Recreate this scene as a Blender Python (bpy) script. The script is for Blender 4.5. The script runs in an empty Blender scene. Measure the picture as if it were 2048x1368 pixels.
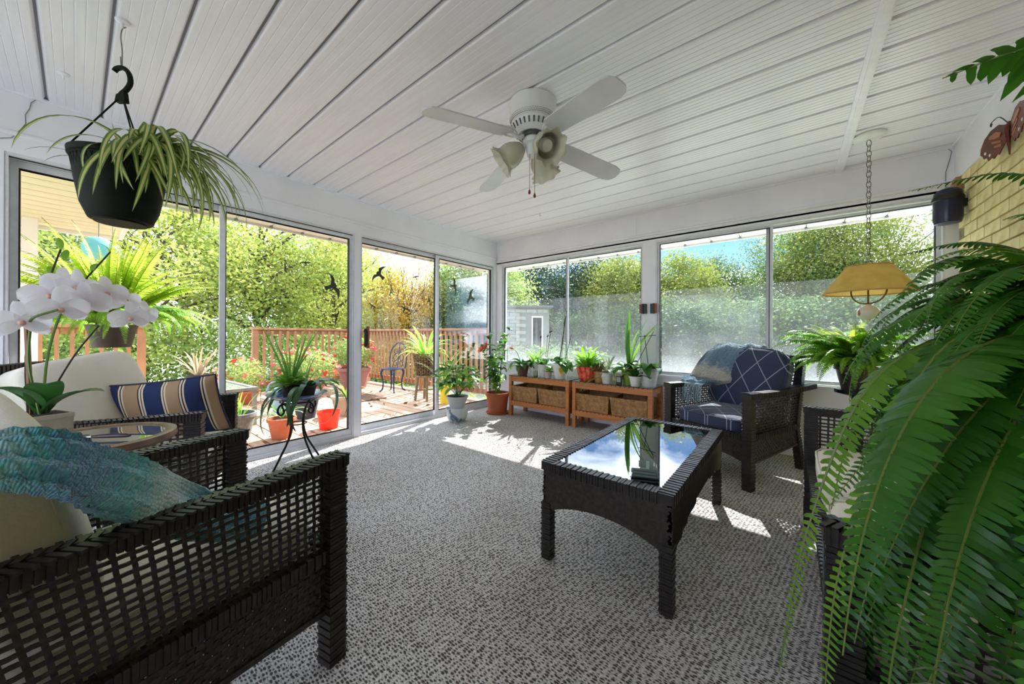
import bpy, math, random
import numpy as np
from mathutils import Vector, Matrix, Euler

R = math.radians
SC = bpy.context.scene
COL = SC.collection

# ------------------------------------------------------------------ camera
CAM_Z = 1.04
ya, ro = R(38.7), R(0.28)
fw = Vector((-math.sin(ya), math.cos(ya), 0))
rt0 = Vector((math.cos(ya), math.sin(ya), 0))
up0 = Vector((0, 0, 1))
rt = math.cos(ro) * rt0 + math.sin(ro) * up0
upv = -math.sin(ro) * rt0 + math.cos(ro) * up0
cd = bpy.data.cameras.new('camera')
cam = bpy.data.objects.new('camera', cd)
COL.objects.link(cam)
cam.matrix_world = Matrix(((rt.x, upv.x, -fw.x, 0), (rt.y, upv.y, -fw.y, 0), (rt.z, upv.z, -fw.z, CAM_Z), (0, 0, 0, 1)))
cd.sensor_width = 36
cd.lens = 698 / 2048 * 36
cd.shift_y = -14.7 / 2048
cd.clip_start = 0.01
cd.clip_end = 400
SC.camera = cam

# ------------------------------------------------------------------ sky, sun, exposure
def lin(c):
    return tuple(((x / 255) / 12.92 if x / 255 <= .04045 else ((x / 255 + .055) / 1.055) ** 2.4) for x in c)
def rgba(c):
    return (*lin(c), 1)

SKY_STRENGTH = 2.3
SUN_STRENGTH = 6.0
wd = bpy.data.worlds.new('sky'); SC.world = wd; wd.use_nodes = True
nt = wd.node_tree; nt.nodes.clear()
def N(nt, t, **k):
    n = nt.nodes.new(t)
    for a, b in k.items():
        if a == 'op': n.operation = b
        elif a.startswith('i_'):
            key = a[2:]
            n.inputs[int(key) if key.isdigit() else key].default_value = b
        else: setattr(n, a, b)
    return n
tc = N(nt, 'ShaderNodeTexCoord'); sep = N(nt, 'ShaderNodeSeparateXYZ')
nt.links.new(tc.outputs['Generated'], sep.inputs[0])
mx = N(nt, 'ShaderNodeMath', op='MAXIMUM', i_1=.0); nt.links.new(sep.outputs[2], mx.inputs[0])
add = N(nt, 'ShaderNodeMath', op='ADD', i_1=.22); nt.links.new(mx.outputs[0], add.inputs[0])
dx = N(nt, 'ShaderNodeMath', op='DIVIDE'); dy = N(nt, 'ShaderNodeMath', op='DIVIDE')
nt.links.new(sep.outputs[0], dx.inputs[0]); nt.links.new(add.outputs[0], dx.inputs[1])
nt.links.new(sep.outputs[1], dy.inputs[0]); nt.links.new(add.outputs[0], dy.inputs[1])
cmb = N(nt, 'ShaderNodeCombineXYZ'); nt.links.new(dx.outputs[0], cmb.inputs[0]); nt.links.new(dy.outputs[0], cmb.inputs[1])
cmb.inputs[2].default_value = 3.7
no = N(nt, 'ShaderNodeTexNoise'); no.inputs['Scale'].default_value = 1.25; no.inputs['Detail'].default_value = 7; no.inputs['Roughness'].default_value = .56
nt.links.new(cmb.outputs[0], no.inputs['Vector'])
cr = N(nt, 'ShaderNodeValToRGB'); cr.color_ramp.elements[0].position = .42; cr.color_ramp.elements[1].position = .56
nt.links.new(no.outputs['Fac'], cr.inputs[0])
gr = N(nt, 'ShaderNodeValToRGB')
gr.color_ramp.elements[0].position = 0; gr.color_ramp.elements[0].color = (.16, .24, .36, 1)
gr.color_ramp.elements[1].position = .8; gr.color_ramp.elements[1].color = (.035, .085, .21, 1)
e = gr.color_ramp.elements.new(.25); e.color = (.06, .135, .30, 1)
nt.links.new(mx.outputs[0], gr.inputs[0])
mixc = N(nt, 'ShaderNodeMix', data_type='RGBA'); nt.links.new(cr.outputs[0], mixc.inputs[0])
nt.links.new(gr.outputs[0], mixc.inputs[6]); mixc.inputs[7].default_value = (.88, .95, 1.10, 1)
bg = N(nt, 'ShaderNodeBackground'); bg.inputs[1].default_value = SKY_STRENGTH
out = N(nt, 'ShaderNodeOutputWorld')
nt.links.new(mixc.outputs[2], bg.inputs[0]); nt.links.new(bg.outputs[0], out.inputs[0])

sl = bpy.data.lights.new('sun', 'SUN'); sl.energy = SUN_STRENGTH; sl.angle = R(.53); sl.color = (1, .985, .965)
so = bpy.data.objects.new('sun', sl); COL.objects.link(so)
sdir = Vector((.31, -.95, -.93))
so.rotation_euler = sdir.to_track_quat('-Z', 'Y').to_euler()
so.location = (-6, 20, 20)

SC.view_settings.view_transform = 'Standard'
SC.view_settings.look = 'None'
SC.view_settings.gamma = 1
SC.view_settings.use_curve_mapping = False
SC.view_settings.exposure = 1.5
SC.cycles.max_bounces = 9
SC.cycles.diffuse_bounces = 5
SC.cycles.glossy_bounces = 4
SC.cycles.transmission_bounces = 6
SC.cycles.transparent_max_bounces = 24
SC.cycles.caustics_reflective = False
SC.cycles.caustics_refractive = False
SC.cycles.sample_clamp_indirect = 6

# ------------------------------------------------------------------ materials
MATS = {}
def newmat(name):
    m = bpy.data.materials.new(name); m.use_nodes = True; m.node_tree.nodes.clear(); return m
def coords(t, kind='Object', scale=(1, 1, 1), rot=(0, 0, 0)):
    c = N(t, 'ShaderNodeTexCoord'); mp = N(t, 'ShaderNodeMapping')
    mp.inputs['Scale'].default_value = scale; mp.inputs['Rotation'].default_value = rot
    t.links.new(c.outputs[kind], mp.inputs[0]); return mp.outputs[0]
def mat(name, col, rough=.6, col2=None, nscale=8., spec=.5, metal=0., bump=0., bscale=60., detail=3., stretch=(1, 1, 1), trans=0., obrand=0., coat=0., kind='Object', sharp=(.35, .65)):
    """principled, two-tone noise, optional noise bump, optional translucency"""
    if name in MATS: return MATS[name]
    m = newmat(name); t = m.node_tree
    o = N(t, 'ShaderNodeOutputMaterial'); p = N(t, 'ShaderNodeBsdfPrincipled')
    p.inputs['Roughness'].default_value = rough; p.inputs['Metallic'].default_value = metal
    p.inputs['Specular IOR Level'].default_value = spec; p.inputs['Coat Weight'].default_value = coat
    csock = None
    v = coords(t, kind, stretch) if (col2 or bump) else None
    if col2:
        n = N(t, 'ShaderNodeTexNoise'); n.inputs['Scale'].default_value = nscale; n.inputs['Detail'].default_value = detail
        t.links.new(v, n.inputs['Vector'])
        r_ = N(t, 'ShaderNodeValToRGB'); r_.color_ramp.elements[0].position = sharp[0]; r_.color_ramp.elements[1].position = sharp[1]
        r_.color_ramp.elements[0].color = rgba(col); r_.color_ramp.elements[1].color = rgba(col2)
        t.links.new(n.outputs['Fac'], r_.inputs[0]); csock = r_.outputs[0]
    if obrand:
        oi = N(t, 'ShaderNodeObjectInfo'); hs = N(t, 'ShaderNodeHueSaturation')
        mr = N(t, 'ShaderNodeMapRange'); mr.inputs[3].default_value = 1 - obrand; mr.inputs[4].default_value = 1 + obrand
        t.links.new(oi.outputs['Random'], mr.inputs[0]); t.links.new(mr.outputs[0], hs.inputs['Value'])
        if csock: t.links.new(csock, hs.inputs['Color'])
        else: hs.inputs['Color'].default_value = rgba(col)
        csock = hs.outputs[0]
    if csock: t.links.new(csock, p.inputs['Base Color'])
    else: p.inputs['Base Color'].default_value = rgba(col)
    if bump:
        n2 = N(t, 'ShaderNodeTexNoise'); n2.inputs['Scale'].default_value = bscale; n2.inputs['Detail'].default_value = 3
        t.links.new(v, n2.inputs['Vector'])
        b = N(t, 'ShaderNodeBump'); b.inputs['Strength'].default_value = bump; b.inputs['Distance'].default_value = .01
        t.links.new(n2.outputs['Fac'], b.inputs['Height']); t.links.new(b.outputs[0], p.inputs['Normal'])
    if trans:
        tr = N(t, 'ShaderNodeBsdfTranslucent'); mxs = N(t, 'ShaderNodeMixShader'); mxs.inputs[0].default_value = trans
        if csock: t.links.new(csock, tr.inputs[0])
        else: tr.inputs[0].default_value = rgba(col)
        t.links.new(p.outputs[0], mxs.inputs[1]); t.links.new(tr.outputs[0], mxs.inputs[2]); t.links.new(mxs.outputs[0], o.inputs[0])
    else:
        t.links.new(p.outputs[0], o.inputs[0])
    MATS[name] = m; return m

def glass_mat(name, tint=(.96, .98, .97), ior=1.5, boost=1., rough=0., base=None, basefac=0.):
    m = newmat(name); t = m.node_tree
    o = N(t, 'ShaderNodeOutputMaterial')
    tr = N(t, 'ShaderNodeBsdfTransparent'); tr.inputs[0].default_value = (*tint, 1)
    gl = N(t, 'ShaderNodeBsdfGlossy'); gl.inputs['Roughness'].default_value = rough
    fr = N(t, 'ShaderNodeFresnel'); fr.inputs[0].default_value = ior
    mu = N(t, 'ShaderNodeMath', op='MULTIPLY', i_1=boost); mu.use_clamp = True
    t.links.new(fr.outputs[0], mu.inputs[0])
    mxs = N(t, 'ShaderNodeMixShader'); t.links.new(mu.outputs[0], mxs.inputs[0])
    src = tr.outputs[0]
    if base:
        df = N(t, 'ShaderNodeBsdfDiffuse'); df.inputs[0].default_value = rgba(base)
        m2 = N(t, 'ShaderNodeMixShader'); m2.inputs[0].default_value = basefac
        t.links.new(tr.outputs[0], m2.inputs[1]); t.links.new(df.outputs[0], m2.inputs[2]); src = m2.outputs[0]
    t.links.new(src, mxs.inputs[1]); t.links.new(gl.outputs[0], mxs.inputs[2]); t.links.new(mxs.outputs[0], o.inputs[0])
    return m

def dusty_mat():
    m = newmat('dusty_pane'); t = m.node_tree
    o = N(t, 'ShaderNodeOutputMaterial')
    tr = N(t, 'ShaderNodeBsdfTransparent'); tr.inputs[0].default_value = (.95, .97, .97, 1)
    tl = N(t, 'ShaderNodeBsdfTranslucent'); tl.inputs[0].default_value = (.92, .95, 1, 1)
    c = N(t, 'ShaderNodeTexCoord'); sp = N(t, 'ShaderNodeSeparateXYZ'); t.links.new(c.outputs['Object'], sp.inputs[0])
    rp = N(t, 'ShaderNodeValToRGB'); els = rp.color_ramp.elements
    els[0].position = 0; els[0].color = (.09, .09, .09, 1); els[1].position = 1; els[1].color = (.012, .012, .012, 1)
    e = els.new(.22); e.color = (.034,) * 3 + (1,)
    e = els.new(.5); e.color = (.018,) * 3 + (1,)
    mr = N(t, 'ShaderNodeMapRange'); mr.inputs[1].default_value = 0; mr.inputs[2].default_value = .9
    t.links.new(sp.outputs[2], mr.inputs[0]); t.links.new(mr.outputs[0], rp.inputs[0])
    no = N(t, 'ShaderNodeTexNoise'); no.inputs['Scale'].default_value = 3; no.inputs['Detail'].default_value = 5
    t.links.new(c.outputs['Object'], no.inputs['Vector'])
    mr2 = N(t, 'ShaderNodeMapRange'); mr2.inputs[1].default_value = .3; mr2.inputs[2].default_value = .7; mr2.inputs[3].default_value = .7; mr2.inputs[4].default_value = 1.25
    t.links.new(no.outputs['Fac'], mr2.inputs[0])
    mu = N(t, 'ShaderNodeMath', op='MULTIPLY'); mu.use_clamp = True
    t.links.new(rp.outputs[0], mu.inputs[0]); t.links.new(mr2.outputs[0], mu.inputs[1])
    mxs = N(t, 'ShaderNodeMixShader'); t.links.new(mu.outputs[0], mxs.inputs[0])
    t.links.new(tr.outputs[0], mxs.inputs[1]); t.links.new(tl.outputs[0], mxs.inputs[2]); t.links.new(mxs.outputs[0], o.inputs[0])
    return m

def carpet_mat():
    m = newmat('berber_carpet'); t = m.node_tree
    o = N(t, 'ShaderNodeOutputMaterial'); p = N(t, 'ShaderNodeBsdfPrincipled'); p.inputs['Roughness'].default_value = .95
    p.inputs['Specular IOR Level'].default_value = .15
    v = coords(t, 'Object', (54, 108, 1), (0, 0, R(4)))
    nz = N(t, 'ShaderNodeTexNoise'); nz.inputs['Scale'].default_value = .7; t.links.new(v, nz.inputs['Vector'])
    vm = N(t, 'ShaderNodeVectorMath', operation='MULTIPLY_ADD'); vm.inputs[1].default_value = (.8, .8, 0)
    t.links.new(nz.outputs['Color'], vm.inputs[0]); t.links.new(v, vm.inputs[2])
    vo = N(t, 'ShaderNodeTexVoronoi'); vo.voronoi_dimensions = '2D'; vo.inputs['Randomness'].default_value = .45; vo.inputs['Scale'].default_value = 1
    t.links.new(vm.outputs[0], vo.inputs['Vector'])
    sp = N(t, 'ShaderNodeSeparateColor'); t.links.new(vo.outputs['Color'], sp.inputs[0])
    # short dark dashes, one per loop, on pale loops of slightly different tone
    thr = N(t, 'ShaderNodeMath', op='MULTIPLY_ADD', i_1=.24, i_2=.13); t.links.new(sp.outputs[1], thr.inputs[0])
    dif = N(t, 'ShaderNodeMath', op='SUBTRACT'); t.links.new(vo.outputs['Distance'], dif.inputs[0]); t.links.new(thr.outputs[0], dif.inputs[1])
    mr0 = N(t, 'ShaderNodeMapRange'); mr0.inputs[1].default_value = -.06; mr0.inputs[2].default_value = .14; t.links.new(dif.outputs[0], mr0.inputs[0])
    fine = N(t, 'ShaderNodeTexNoise'); fine.inputs['Scale'].default_value = 1.9; fine.inputs['Detail'].default_value = 3; t.links.new(v, fine.inputs['Vector'])
    r1 = N(t, 'ShaderNodeValToRGB'); els = r1.color_ramp.elements
    els[0].position = .3; els[0].color = rgba((164, 157, 152)); els[1].position = .7; els[1].color = rgba((250, 247, 244))
    t.links.new(fine.outputs['Fac'], r1.inputs[0])
    mm = N(t, 'ShaderNodeMix', data_type='RGBA'); mm.inputs[6].default_value = rgba((92, 84, 80))
    t.links.new(mr0.outputs[0], mm.inputs[0]); t.links.new(r1.outputs[0], mm.inputs[7])
    n3 = N(t, 'ShaderNodeTexNoise'); n3.inputs['Scale'].default_value = 1.4; n3.inputs['Detail'].default_value = 4
    c2 = coords(t, 'Object'); t.links.new(c2, n3.inputs['Vector'])
    r3 = N(t, 'ShaderNodeValToRGB'); r3.color_ramp.elements[0].position = .3; r3.color_ramp.elements[0].color = (.80, .78, .76, 1); r3.color_ramp.elements[1].position = .6
    t.links.new(n3.outputs['Fac'], r3.inputs[0])
    m2 = N(t, 'ShaderNodeMix', data_type='RGBA', blend_type='MULTIPLY'); m2.inputs[0].default_value = 1
    t.links.new(mm.outputs[2], m2.inputs[6]); t.links.new(r3.outputs[0], m2.inputs[7])
    t.links.new(m2.outputs[2], p.inputs['Base Color'])
    b = N(t, 'ShaderNodeBump'); b.inputs['Strength'].default_value = .6; b.inputs['Distance'].default_value = .006
    t.links.new(mr0.outputs[0], b.inputs['Height']); t.links.new(b.outputs[0], p.inputs['Normal'])
    t.links.new(p.outputs[0], o.inputs[0]); return m

def stripe_mat(name, stops, width, axis=0, rough=.85):
    """printed stripes along one object axis; stops = [(pos, colour)]"""
    m = newmat(name); t = m.node_tree
    o = N(t, 'ShaderNodeOutputMaterial'); p = N(t, 'ShaderNodeBsdfPrincipled'); p.inputs['Roughness'].default_value = rough
    c = N(t, 'ShaderNodeTexCoord'); sp = N(t, 'ShaderNodeSeparateXYZ'); t.links.new(c.outputs['Object'], sp.inputs[0])
    mr = N(t, 'ShaderNodeMapRange'); mr.inputs[1].default_value = -width / 2; mr.inputs[2].default_value = width / 2
    t.links.new(sp.outputs[axis], mr.inputs[0])
    r_ = N(t, 'ShaderNodeValToRGB'); r_.color_ramp.interpolation = 'CONSTANT'
    els = r_.color_ramp.elements
    els[0].position = stops[0][0]; els[0].color = rgba(stops[0][1]); els[1].position = stops[1][0]; els[1].color = rgba(stops[1][1])
    for ps, cc in stops[2:]:
        e = els.new(ps); e.color = rgba(cc)
    t.links.new(mr.outputs[0], r_.inputs[0]); t.links.new(r_.outputs[0], p.inputs['Base Color']); t.links.new(p.outputs[0], o.inputs[0])
    return m

def diamond_mat(name, col, line, pitch, ax=(0, 2), aspect=1.5, lw=.05):
    """navy cloth printed with thin crossing lines"""
    m = newmat(name); t = m.node_tree
    o = N(t, 'ShaderNodeOutputMaterial'); p = N(t, 'ShaderNodeBsdfPrincipled'); p.inputs['Roughness'].default_value = .8
    p.inputs['Sheen Weight'].default_value = .25
    c = N(t, 'ShaderNodeTexCoord'); sp = N(t, 'ShaderNodeSeparateXYZ'); t.links.new(c.outputs['Object'], sp.inputs[0])
    u = N(t, 'ShaderNodeMath', op='DIVIDE', i_1=pitch); w = N(t, 'ShaderNodeMath', op='DIVIDE', i_1=pitch * aspect)
    t.links.new(sp.outputs[ax[0]], u.inputs[0]); t.links.new(sp.outputs[ax[1]], w.inputs[0])
    res = []
    for op in ('ADD', 'SUBTRACT'):
        s = N(t, 'ShaderNodeMath', op=op); t.links.new(u.outputs[0], s.inputs[0]); t.links.new(w.outputs[0], s.inputs[1])
        pp = N(t, 'ShaderNodeMath', op='PINGPONG', i_1=.5); t.links.new(s.outputs[0], pp.inputs[0])
        lt = N(t, 'ShaderNodeMath', op='LESS_THAN', i_1=lw); t.links.new(pp.outputs[0], lt.inputs[0]); res.append(lt)
    mx_ = N(t, 'ShaderNodeMath', op='MAXIMUM'); t.links.new(res[0].outputs[0], mx_.inputs[0]); t.links.new(res[1].outputs[0], mx_.inputs[1])
    mi = N(t, 'ShaderNodeMix', data_type='RGBA'); mi.inputs[6].default_value = rgba(col); mi.inputs[7].default_value = rgba(line)
    t.links.new(mx_.outputs[0], mi.inputs[0]); t.links.new(mi.outputs[2], p.inputs['Base Color']); t.links.new(p.outputs[0], o.inputs[0])
    return m

def knit_mat(name, stops, axis=1, length=1., scale=90.):
    """knitted wool: colour bands along one axis broken up stitch by stitch, stitch relief"""
    m = newmat(name); t = m.node_tree
    o = N(t, 'ShaderNodeOutputMaterial'); p = N(t, 'ShaderNodeBsdfPrincipled'); p.inputs['Roughness'].default_value = .95
    p.inputs['Sheen Weight'].default_value = .6
    c = N(t, 'ShaderNodeTexCoord'); sp = N(t, 'ShaderNodeSeparateXYZ'); t.links.new(c.outputs['UV'], sp.inputs[0])
    no = N(t, 'ShaderNodeTexNoise'); no.inputs['Scale'].default_value = 26; no.inputs['Detail'].default_value = 4; t.links.new(c.outputs['UV'], no.inputs['Vector'])
    ma = N(t, 'ShaderNodeMath', op='MULTIPLY_ADD', i_1=.22, i_2=-.11); t.links.new(no.outputs['Fac'], ma.inputs[0])
    ad = N(t, 'ShaderNodeMath', op='ADD'); t.links.new(sp.outputs[axis], ad.inputs[0]); t.links.new(ma.outputs[0], ad.inputs[1])
    r_ = N(t, 'ShaderNodeValToRGB'); els = r_.color_ramp.elements
    els[0].position = stops[0][0]; els[0].color = rgba(stops[0][1]); els[1].position = stops[1][0]; els[1].color = rgba(stops[1][1])
    for ps, cc in stops[2:]:
        e = els.new(ps); e.color = rgba(cc)
    t.links.new(ad.outputs[0], r_.inputs[0])
    vo = N(t, 'ShaderNodeTexVoronoi'); vo.voronoi_dimensions = '2D'; vo.inputs['Scale'].default_value = scale; vo.inputs['Randomness'].default_value = .45
    mp = N(t, 'ShaderNodeMapping'); mp.inputs['Scale'].default_value = (1.0, length, 1); t.links.new(c.outputs['UV'], mp.inputs[0]); t.links.new(mp.outputs[0], vo.inputs['Vector'])
    rr = N(t, 'ShaderNodeValToRGB'); rr.color_ramp.elements[0].color = (1, 1, 1, 1); rr.color_ramp.elements[0].position = .35; rr.color_ramp.elements[1].color = (.62, .66, .70, 1); rr.color_ramp.elements[1].position = .8  # shade in the dips between stitches, multiplied into the colour
    t.links.new(vo.outputs['Distance'], rr.inputs[0])
    mm = N(t, 'ShaderNodeMix', data_type='RGBA', blend_type='MULTIPLY'); mm.inputs[0].default_value = 1
    t.links.new(r_.outputs[0], mm.inputs[6]); t.links.new(rr.outputs[0], mm.inputs[7]); t.links.new(mm.outputs[2], p.inputs['Base Color'])
    b = N(t, 'ShaderNodeBump'); b.inputs['Strength'].default_value = 1; b.inputs['Distance'].default_value = .008; b.invert = True
    t.links.new(vo.outputs['Distance'], b.inputs['Height']); t.links.new(b.outputs[0], p.inputs['Normal']); t.links.new(p.outputs[0], o.inputs[0])
    return m

# ------------------------------------------------------------------ mesh helpers
class MB:
    def __init__(s): s.v = []; s.f = []; s.m = []; s.uv = None
    def add(s, vs, fs, mi=0):
        o = len(s.v); s.v.extend(vs)
        for q in fs: s.f.append(tuple(i + o for i in q)); s.m.append(mi)
        return s
    def box(s, c, d, rz=0., mi=0, M=None):
        x, y, z = d[0] / 2, d[1] / 2, d[2] / 2
        vs = [Vector((a * x, b * y, e * z)) for e in (-1, 1) for a, b in ((-1, -1), (1, -1), (1, 1), (-1, 1))]
        if M is None: M = Matrix.Rotation(rz, 3, 'Z')
        c = Vector(c)
        return s.add([tuple(M @ q + c) for q in vs], [(3, 2, 1, 0), (4, 5, 6, 7), (0, 1, 5, 4), (1, 2, 6, 5), (2, 3, 7, 6), (3, 0, 4, 7)], mi)
    def b2(s, x0, x1, y0, y1, z0, z1, mi=0):
        return s.box(((x0 + x1) / 2, (y0 + y1) / 2, (z0 + z1) / 2), (abs(x1 - x0), abs(y1 - y0), abs(z1 - z0)), mi=mi)
    def bar(s, p0, p1, w, t, up=(0, 0, 1), mi=0, taper=1.):
        p0, p1 = Vector(p0), Vector(p1); d = (p1 - p0).normalized(); u = Vector(up)
        a = d.cross(u)
        if a.length < 1e-4: a = d.cross(Vector((0, 1, 0)))
        a.normalize(); b = a.cross(d).normalized()
        vs = []
        for p, k in ((p0, 1.), (p1, taper)):
            for i, j in ((-1, -1), (1, -1), (1, 1), (-1, 1)): vs.append(tuple(p + a * (i * w / 2 * k) + b * (j * t / 2 * k)))
        return s.add(vs, [(3, 2, 1, 0), (4, 5, 6, 7), (0, 1, 5, 4), (1, 2, 6, 5), (2, 3, 7, 6), (3, 0, 4, 7)], mi)
    def wrap(s, p0, p1, w, t, up=(0, 0, 1), pitch=.012, mi=0, rng=random, taper=1., skew=0.):
        """a bar wound with flat cane: rows of slightly proud bands"""
        p0, p1 = Vector(p0), Vector(p1); L = (p1 - p0).length; n = max(1, int(L / pitch)); d = (p1 - p0) / L
        s.bar(p0, p1, w, t, up, mi, taper)
        for i in range(n):
            k = 1 + (taper - 1) * (i + .5) / n
            g = .0022 + .0022 * (i % 2) + rng.random() * .0008
            o = d * (rng.random() * .2 * pitch)
            s.bar(p0 + d * (i * pitch + pitch * .06) + o, p0 + d * (i * pitch + pitch * .9), w * k + g * 2, t * k + g * 2, up, mi)
        return s
    def tube(s, pts, r, n=8, mi=0, cap=True, closed=False):
        pts = [Vector(p) for p in pts]; k = len(pts)
        rs = r if isinstance(r, (list, tuple)) else [r] * k
        vs = []; prev = None
        for i, p in enumerate(pts):
            if closed: d = pts[(i + 1) % k] - pts[i - 1]
            else: d = pts[min(i + 1, k - 1)] - pts[max(i - 1, 0)]
            d = d.normalized() if d.length > 1e-9 else Vector((0, 0, 1))
            if prev is None:
                a = d.cross(Vector((0, 0, 1)))
                if a.length < .05: a = d.cross(Vector((0, 1, 0)))
            else: a = prev - d * prev.dot(d)
            a.normalize(); prev = a; b = d.cross(a)
            for j in range(n):
                q = 2 * math.pi * j / n
                vs.append(tuple(p + (a * math.cos(q) + b * math.sin(q)) * rs[i]))
        fs = []
        for i in range(k if closed else k - 1):
            i2 = (i + 1) % k
            for j in range(n): fs.append((i * n + j, i * n + (j + 1) % n, i2 * n + (j + 1) % n, i2 * n + j))
        if cap and not closed: fs += [tuple(range(n - 1, -1, -1)), tuple((k - 1) * n + j for j in range(n))]
        return s.add(vs, fs, mi)
    def lathe(s, prof, n=24, c=(0, 0, 0), mi=0, wob=None, sx=1., sy=1.):
        vs = []; k = len(prof)
        for i, (r, z) in enumerate(prof):
            for j in range(n):
                q = 2 * math.pi * j / n; rr = r * (wob(q, i) if wob else 1)
                vs.append((c[0] + rr * math.cos(q) * sx, c[1] + rr * math.sin(q) * sy, c[2] + z))
        fs = [(i * n + j, i * n + (j + 1) % n, (i + 1) * n + (j + 1) % n, (i + 1) * n + j) for i in range(k - 1) for j in range(n)]
        loop_ = prof[0] == prof[-1]
        if prof[0][0] > 1e-4 and not loop_: fs.append(tuple(range(n - 1, -1, -1)))
        if prof[-1][0] > 1e-4 and not loop_: fs.append(tuple((k - 1) * n + j for j in range(n)))
        return s.add(vs, fs, mi)
    def grid(s, rows, mi=0, uv=False):
        k, n = len(rows), len(rows[0])
        vs = [tuple(p) for r_ in rows for p in r_]
        o = len(s.f)
        s.add(vs, [(i * n + j, i * n + j + 1, (i + 1) * n + j + 1, (i + 1) * n + j) for i in range(k - 1) for j in range(n - 1)], mi)
        if uv: s.uv = [(j / (n - 1), i / (k - 1)) for i in range(k) for j in range(n)]
        return s
    def prism(s, poly, o, u, v, th, mi=0):
        """2D outline in the plane (o,u,v), thickness along u x v"""
        o, u, v = Vector(o), Vector(u), Vector(v); nn = u.cross(v).normalized() * (th / 2); n = len(poly)
        vs = [tuple(o + u * a + v * b - nn) for a, b in poly] + [tuple(o + u * a + v * b + nn) for a, b in poly]
        fs = [tuple(range(n - 1, -1, -1)), tuple(range(n, 2 * n))] + [(i, (i + 1) % n, n + (i + 1) % n, n + i) for i in range(n)]
        return s.add(vs, fs, mi)
    def xf(s, M):
        s.v = [tuple(M @ Vector(q)) for q in s.v]; return s
    def mesh(s, name, mats, smooth=True, ang=38):
        me = bpy.data.meshes.new(name); me.from_pydata(s.v, [], s.f)
        for m in (mats if isinstance(mats, (list, tuple)) else [mats]): me.materials.append(m)
        if len(set(s.m)) > 1: me.polygons.foreach_set('material_index', s.m)
        if s.uv:
            ul = me.uv_layers.new(name='UVMap')
            vi = np.zeros(len(me.loops), np.int32); me.loops.foreach_get('vertex_index', vi)
            ul.data.foreach_set('uv', np.array(s.uv, np.float32)[vi].ravel())
        if smooth:
            me.polygons.foreach_set('use_smooth', [True] * len(me.polygons)); me.set_sharp_from_angle(angle=R(ang))
        me.update(); return me
    def build(s, name, mats, parent=None, smooth=True, ang=38, loc=None, rot=None):
        return inst(name, s.mesh(name, mats, smooth, ang), parent, loc, rot)

def inst(name, me, parent=None, loc=None, rot=None, scale=None):
    o = bpy.data.objects.new(name, me); COL.objects.link(o)
    if parent: o.parent = parent
    if loc is not None: o.location = loc
    if rot is not None: o.rotation_euler = rot
    if scale is not None: o.scale = (scale,) * 3 if isinstance(scale, (int, float)) else scale
    return o
def tag(o, label, cat, group=None, kind=None):
    o['label'] = label; o['category'] = cat
    if group: o['group'] = group
    if kind: o['kind'] = kind
    return o
def thing(name, label, cat, loc=(0, 0, 0), rotz=0., group=None):
    o = bpy.data.objects.new(name, None); COL.objects.link(o); o.empty_display_size = .1
    o.location = loc; o.rotation_euler = (0, 0, rotz)
    return tag(o, label, cat, group)
def struct(o, label=None):
    o['kind'] = 'structure'
    if label: o['label'] = label
    return o
def stuff(o): o['kind'] = 'stuff'; return o

def spline(ctrl, n):
    """Catmull-Rom through control points"""
    c = [Vector(p) for p in ctrl]; c = [c[0] * 2 - c[1]] + c + [c[-1] * 2 - c[-2]]; m = len(c) - 3; out = []
    for i in range(n):
        u = i / (n - 1) * m; k = min(m - 1, int(u)); t = u - k; a, b, d, e = c[k:k + 4]
        out.append(.5 * ((2 * b) + (d - a) * t + (2 * a - 5 * b + 4 * d - e) * t * t + (3 * b - a - 3 * d + e) * t ** 3))
    return out
def curve(f, n): return [f(i / (n - 1)) for i in range(n)]
def rounded(w, d, h, e=5., n=10):
    """a plump box: cube grid pushed onto a superellipsoid"""
    mb = MB(); key = {}
    def vid(a, b, c):
        k = (round(a, 5), round(b, 5), round(c, 5))
        if k not in key:
            L = (abs(a) ** e + abs(b) ** e + abs(c) ** e) ** (1 / e)
            key[k] = len(mb.v); mb.v.append((a / L * w / 2, b / L * d / 2, c / L * h / 2))
        return key[k]
    g = [math.tan((-1 + 2 * i / n) * math.pi / 4) for i in range(n + 1)]
    for ax in range(3):
        for sg in (-1, 1):
            for i in range(n):
                for j in range(n):
                    q = []
                    for a, b in ((g[i], g[j]), (g[i + 1], g[j]), (g[i + 1], g[j + 1]), (g[i], g[j + 1])):
                        p = [0, 0, 0]; p[ax] = sg; p[(ax + 1) % 3] = a; p[(ax + 2) % 3] = b; q.append(vid(*p))
                    mb.f.append(tuple(q if sg > 0 else q[::-1])); mb.m.append(0)
    return mb
def pillow(w, h, t, n=18, pinch=.06, seed=0):
    """knife-edge cushion in the x-z plane"""
    mb = MB(); rg = random.Random(seed)
    ph = [rg.random() * 6 for _ in range(4)]
    for sg in (1, -1):
        rows = []
        for i in range(n + 1):
            row = []
            for j in range(n + 1):
                a, b = -1 + 2 * j / n, -1 + 2 * i / n
                k = (max(0, 1 - abs(a) ** 2.6) * max(0, 1 - abs(b) ** 2.6)) ** .55
                wr = 1 + .05 * math.sin(5 * a + ph[0]) * math.sin(4 * b + ph[1])
                px = a * w / 2 * (1 - pinch * (1 - abs(b) ** 2) * abs(a)); pz = b * h / 2 * (1 - pinch * (1 - abs(a) ** 2) * abs(b))
                row.append((px, sg * t / 2 * k * wr, pz))
            rows.append(row if sg < 0 else row[::-1])
        mb.grid(rows)
    return mb
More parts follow.
